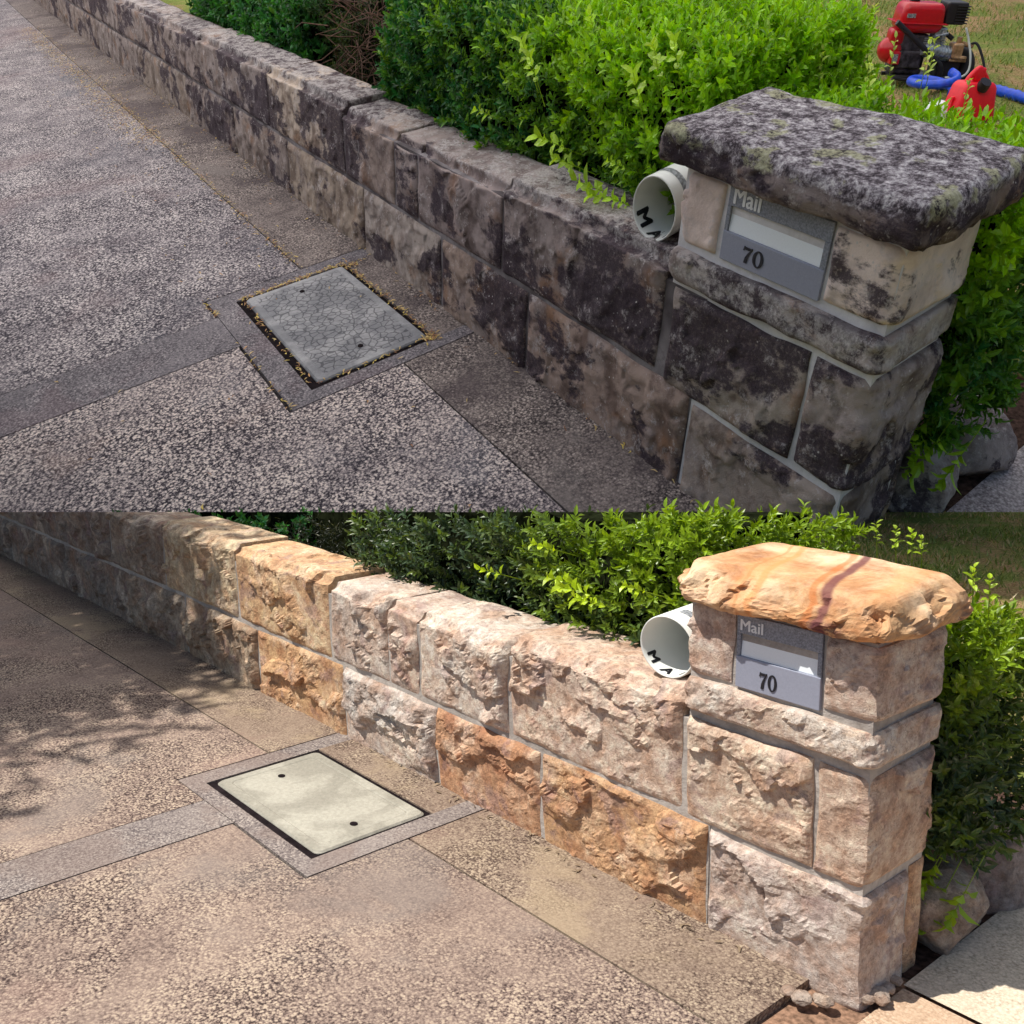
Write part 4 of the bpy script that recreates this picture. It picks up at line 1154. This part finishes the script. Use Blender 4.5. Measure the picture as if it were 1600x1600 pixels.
# frame tubes
geo = [tube(arc([q(1383, 47, -.16), q(1420, 72, -.16), q(1462, 101, -.16), q(1472, 112, -.16), q(1474, 126, -.15)]), .019, 14), tube([q(1474, 58, .10), q(1496, 73, .02)], .017, 12),
       tube(arc([q(1400, 130, -.12), q(1440, 132, -.12), q(1500, 126, -.12)]), .014, 12), tube([q(1400, 132, .12), q(1510, 126, .12)], .014, 12), rbox(-.22, .24, -.11, .12, .03, .06, .006, 1), rbox(.07, .24, -.10, .08, .06, .17, .01, 2)]
mesh_obj('frame', W_, *cat_geo(geo), MAT['black'], t, smooth=False)


def wheel(c, r, w):
    prof = [(.45, -.5), (.8, -.5), (.95, -.42), (1, -.2), (1, .2), (.95, .42), (.8, .5), (.45, .5)]; n = 36; V, F = [], []
    d = unit([1, .35, 0]); x = np.array([0, 0, 1.]); y = np.cross(d, x); m = len(prof); c = np.array(c)
    for k in range(n):
        th = 2 * math.pi * k / n
        for rr, z in prof: V.append(c + d * z * w + r * rr * (math.cos(th) * x + math.sin(th) * y))
    for k in range(n):
        for j in range(m): F.append((k * m + j, k * m + (j + 1) % m, ((k + 1) % n) * m + (j + 1) % m, ((k + 1) % n) * m + j))
    wh = mesh_obj('wheel', W_, V, F, MAT['rubber'], t, smooth=True)
    mesh_obj('hub', W_, *tube([c - d * w * .4, c + d * w * .4], r * .46, 20), MAT['black'], wh)


wheel((.26, -.04, .13), .125, .06); wheel((.31, .10, .125), .125, .06)
mesh_obj('drain_hose', W_, *tube(arc([q(1499, 52, -.12), q(1507, 68, -.13), q(1514, 92, -.17), q(1515, 112, -.19), q(1505, 122, -.19), q(1480, 124, -.19)]), .008, 10), MAT['clear'], t, smooth=True)
mesh_obj('outlet_hose', W_, *tube(arc([q(1512, 76, -.12), q(1522, 74, -.14), q(1534, 94, -.18), q(1545, 122, -.22), q(1560, 138, -.24), q(1590, 144, -.24)]), .009, 10), MAT['rubber'], t, smooth=True)

pts = [(1446, 128, .08), (1462, 131, .06), (1478, 133, .035), (1510, 134, .03), (1545, 138, .03), (1590, 150, .03), (1640, 165, .03)]
PTS = [A.hit(x, y, 2, w) for x, y, w in pts]; path = arc(PTS, 14)
rr = np.array([.032 * (1 + .10 * math.sin(i * 2.1) + .05 * math.sin(i * 5.3)) for i in range(len(path))])
bh = thing('blue_hose', A, (PTS[2][0], PTS[2][1], 0), 'ribbed blue lay-flat hose running behind the red fuel can', 'hose')
mesh_obj('hose_run', A, *tube(path, rr, 14), MAT['blue'], bh, smooth=True)
c_ = A.hit(1452, 148, 2, .05); lp = [c_ + np.array([.16 * math.cos(a), .13 * math.sin(a), .03 + .012 * a]) for a in np.linspace(0, 7.5, 40)]
mesh_obj('hose_coil', A, *tube(lp, .028, 12), MAT['blue'], bh, smooth=True)

# fuel can
K_ = Sub(1508, 186, 14)
t = thing('fuel_can', K_, (0, 0, 0), 'red plastic fuel can with black screw cap on the lawn', 'fuel can')
V, F = rbox(-.135, .135, -.09, .09, 0, .215, .03, 6)
s_ = sstep(V[:, 2], .12, .215); V[:, 0] *= 1 - .22 * s_; V[:, 1] *= 1 - .25 * s_; V[:, 0] *= 1 + .03 * np.sin(V[:, 2] / .215 * 3.14)
body = mesh_obj('can_body', K_, V, F, MAT['red_plastic'], t, smooth=True)
mesh_obj('side_rib', K_, *rbox(-.138, .138, -.012, .012, .02, .13, .004, 2), MAT['red_plastic'], body)
geo = [tube(arc([(-.07, 0, .20), (-.045, 0, .245), (.0, 0, .285), (.03, 0, .262), (.062, 0, .235), (.085, 0, .195)]), .016, 14), rbox(-.028, .045, -.017, .017, .215, .29, .012, 3)]
mesh_obj('handle', K_, *cat_geo(geo), MAT['red_plastic'], t, smooth=True)
V, F = tube([(.0, -.062, .185), (.0, -.075, .205), (.0, -.090, .228)], [.036, .036, .034], 24)
mesh_obj('screw_cap', K_, V, F, MAT['black'], t, smooth=False)
mesh_obj('embossed_badge', K_, *tube([(.05, -.0935, .06), (.05, -.0955, .06)], .022, 20), MAT['print_grey'], body)

bm = bmesh.new(); bmesh.ops.create_uvsphere(bm, u_segments=28, v_segments=14, radius=1)
V = np.array([v.co[:] for v in bm.verts]) * [.075, .075, .05]; F = [tuple(v.index for v in f.verts) for f in bm.faces]; bm.free()
Wb = Sub(1462, 186)
tb = thing('white_drum', Wb, (0, 0, 0), 'domed white plastic drum half hidden by hedge beside the fuel can', 'drum')
mesh_obj('drum_body', Wb, *tube([(0, 0, 0), (0, 0, .06)], .08, 32), MAT['bucket'], tb, smooth=False)
mesh_obj('drum_lid', Wb, V + [0, 0, .06], F, MAT['bucket'], tb, smooth=True)


# ================================================================ OUTSIDE THE FRAME
# a white diffuser sheet added unseen to shade the upper garden softly
m = NT('white diffuser cloth'); tr = m.n('ShaderNodeBsdfTranslucent'); tr.inputs[0].default_value = (.99, .96, .95, 1)
df = m.n('ShaderNodeBsdfDiffuse'); df.inputs[0].default_value = (.85, .85, .85, 1); mx = m.n('ShaderNodeMixShader'); mx.inputs[0].default_value = .06
m.l(tr.outputs[0], mx.inputs[1]); m.l(df.outputs[0], mx.inputs[2]); m.l(mx.outputs[0], m.out.inputs[0])
sl = np.linalg.solve(A.M, SUN); hs = 3.4; off = np.array([sl[0] / sl[2] * hs, sl[1] / sl[2] * hs, hs])
f0, f1 = A.hit(-700, -60, 2, 0), A.hit(2000, -60, 2, 0)
V = [np.array([-8.2, -5.93, hs]), np.array([1.6, .94, hs]), f1 + off, f0 + off]; e0 = np.array([-8.2, -5.93, 0.])
n = 24; G = []
for i in range(n + 1):
    for j in range(n + 1):
        a, b = i / n, j / n; p = (V[0] * (1 - a) + V[1] * a) * (1 - b) + (V[3] * (1 - a) + V[2] * a) * b
        G.append(p + [0, 0, -.25 * math.sin(a * math.pi) * math.sin(b * math.pi)])
F = [(i * (n + 1) + j, (i + 1) * (n + 1) + j, (i + 1) * (n + 1) + j + 1, i * (n + 1) + j + 1) for i in range(n) for j in range(n)]
ss = thing('diffuser_sheet', A, e0, 'large white diffuser sheet added out of view to soften light on the upper garden', 'diffuser sheet')
mesh_obj('diffuser_cloth', A, G, F, m.m, ss, smooth=True)


# the street tree whose crown dapples the far end of the lower wall
def tree(fr, label, foot, centre, rad, n, seed):
    rg = np.random.default_rng(seed); t = thing('street_tree', fr, foot, label, 'tree')
    foot, centre = np.array(foot, float), np.array(centre, float)
    geo = [tube(arc([foot, foot * .7 + centre * .3 * [1, 1, .9], foot * .25 + centre * .75]), np.linspace(.14, .07, 17), 12)]
    for i in range(9):
        d = unit(rg.normal(0, 1, 3) * [1, 1, .4]); a = foot * .35 + centre * .65
        geo.append(tube(arc([a, a + d * rad * .4 + [0, 0, .2], centre + d * rad * .75]), np.linspace(.05, .012, 17), 7))
    mesh_obj('trunk', fr, *cat_geo(geo), MAT['twig'], t, clip=False, smooth=True)
    d = rg.normal(0, 1, (n, 3)); d /= np.linalg.norm(d, axis=1)[:, None]
    P = centre + d * (rg.random((n, 1)) ** .4) * rad * (1 + .12 * fbm(d * 4, 77, 3))[:, None]
    lim = centre[2] - rad[2]; P[:, 2] = np.where(P[:, 2] < lim, lim + (lim - P[:, 2]) * .5, P[:, 2])
    shapes = [sprig_shape(rg, 9, .16, .09, .035) for _ in range(3)]
    V, F, C = scatter(shapes, P, rg.normal(0, 1, (n, 3)) + [0, 0, .3], rg.uniform(.8, 1.3, n), np.tile((.03, .10, .02), (n, 1)), rg)
    mesh_obj('crown', fr, V, F, MAT['leaf'], t, attrs={'leafcol': C}, clip=False)


sb = np.linalg.solve(B.M, SUN); hb_ = 4.6; ob = np.array([sb[0] / sb[2] * hb_, sb[1] / sb[2] * hb_, hb_])
tree(B, 'tall street tree leaning over the drive beyond the left edge', (-7.6, -6.4, 0), np.array([-7.75, -1.7, 0]) + ob, np.array([5.0, 4.4, 1.0]), 60000, 91)
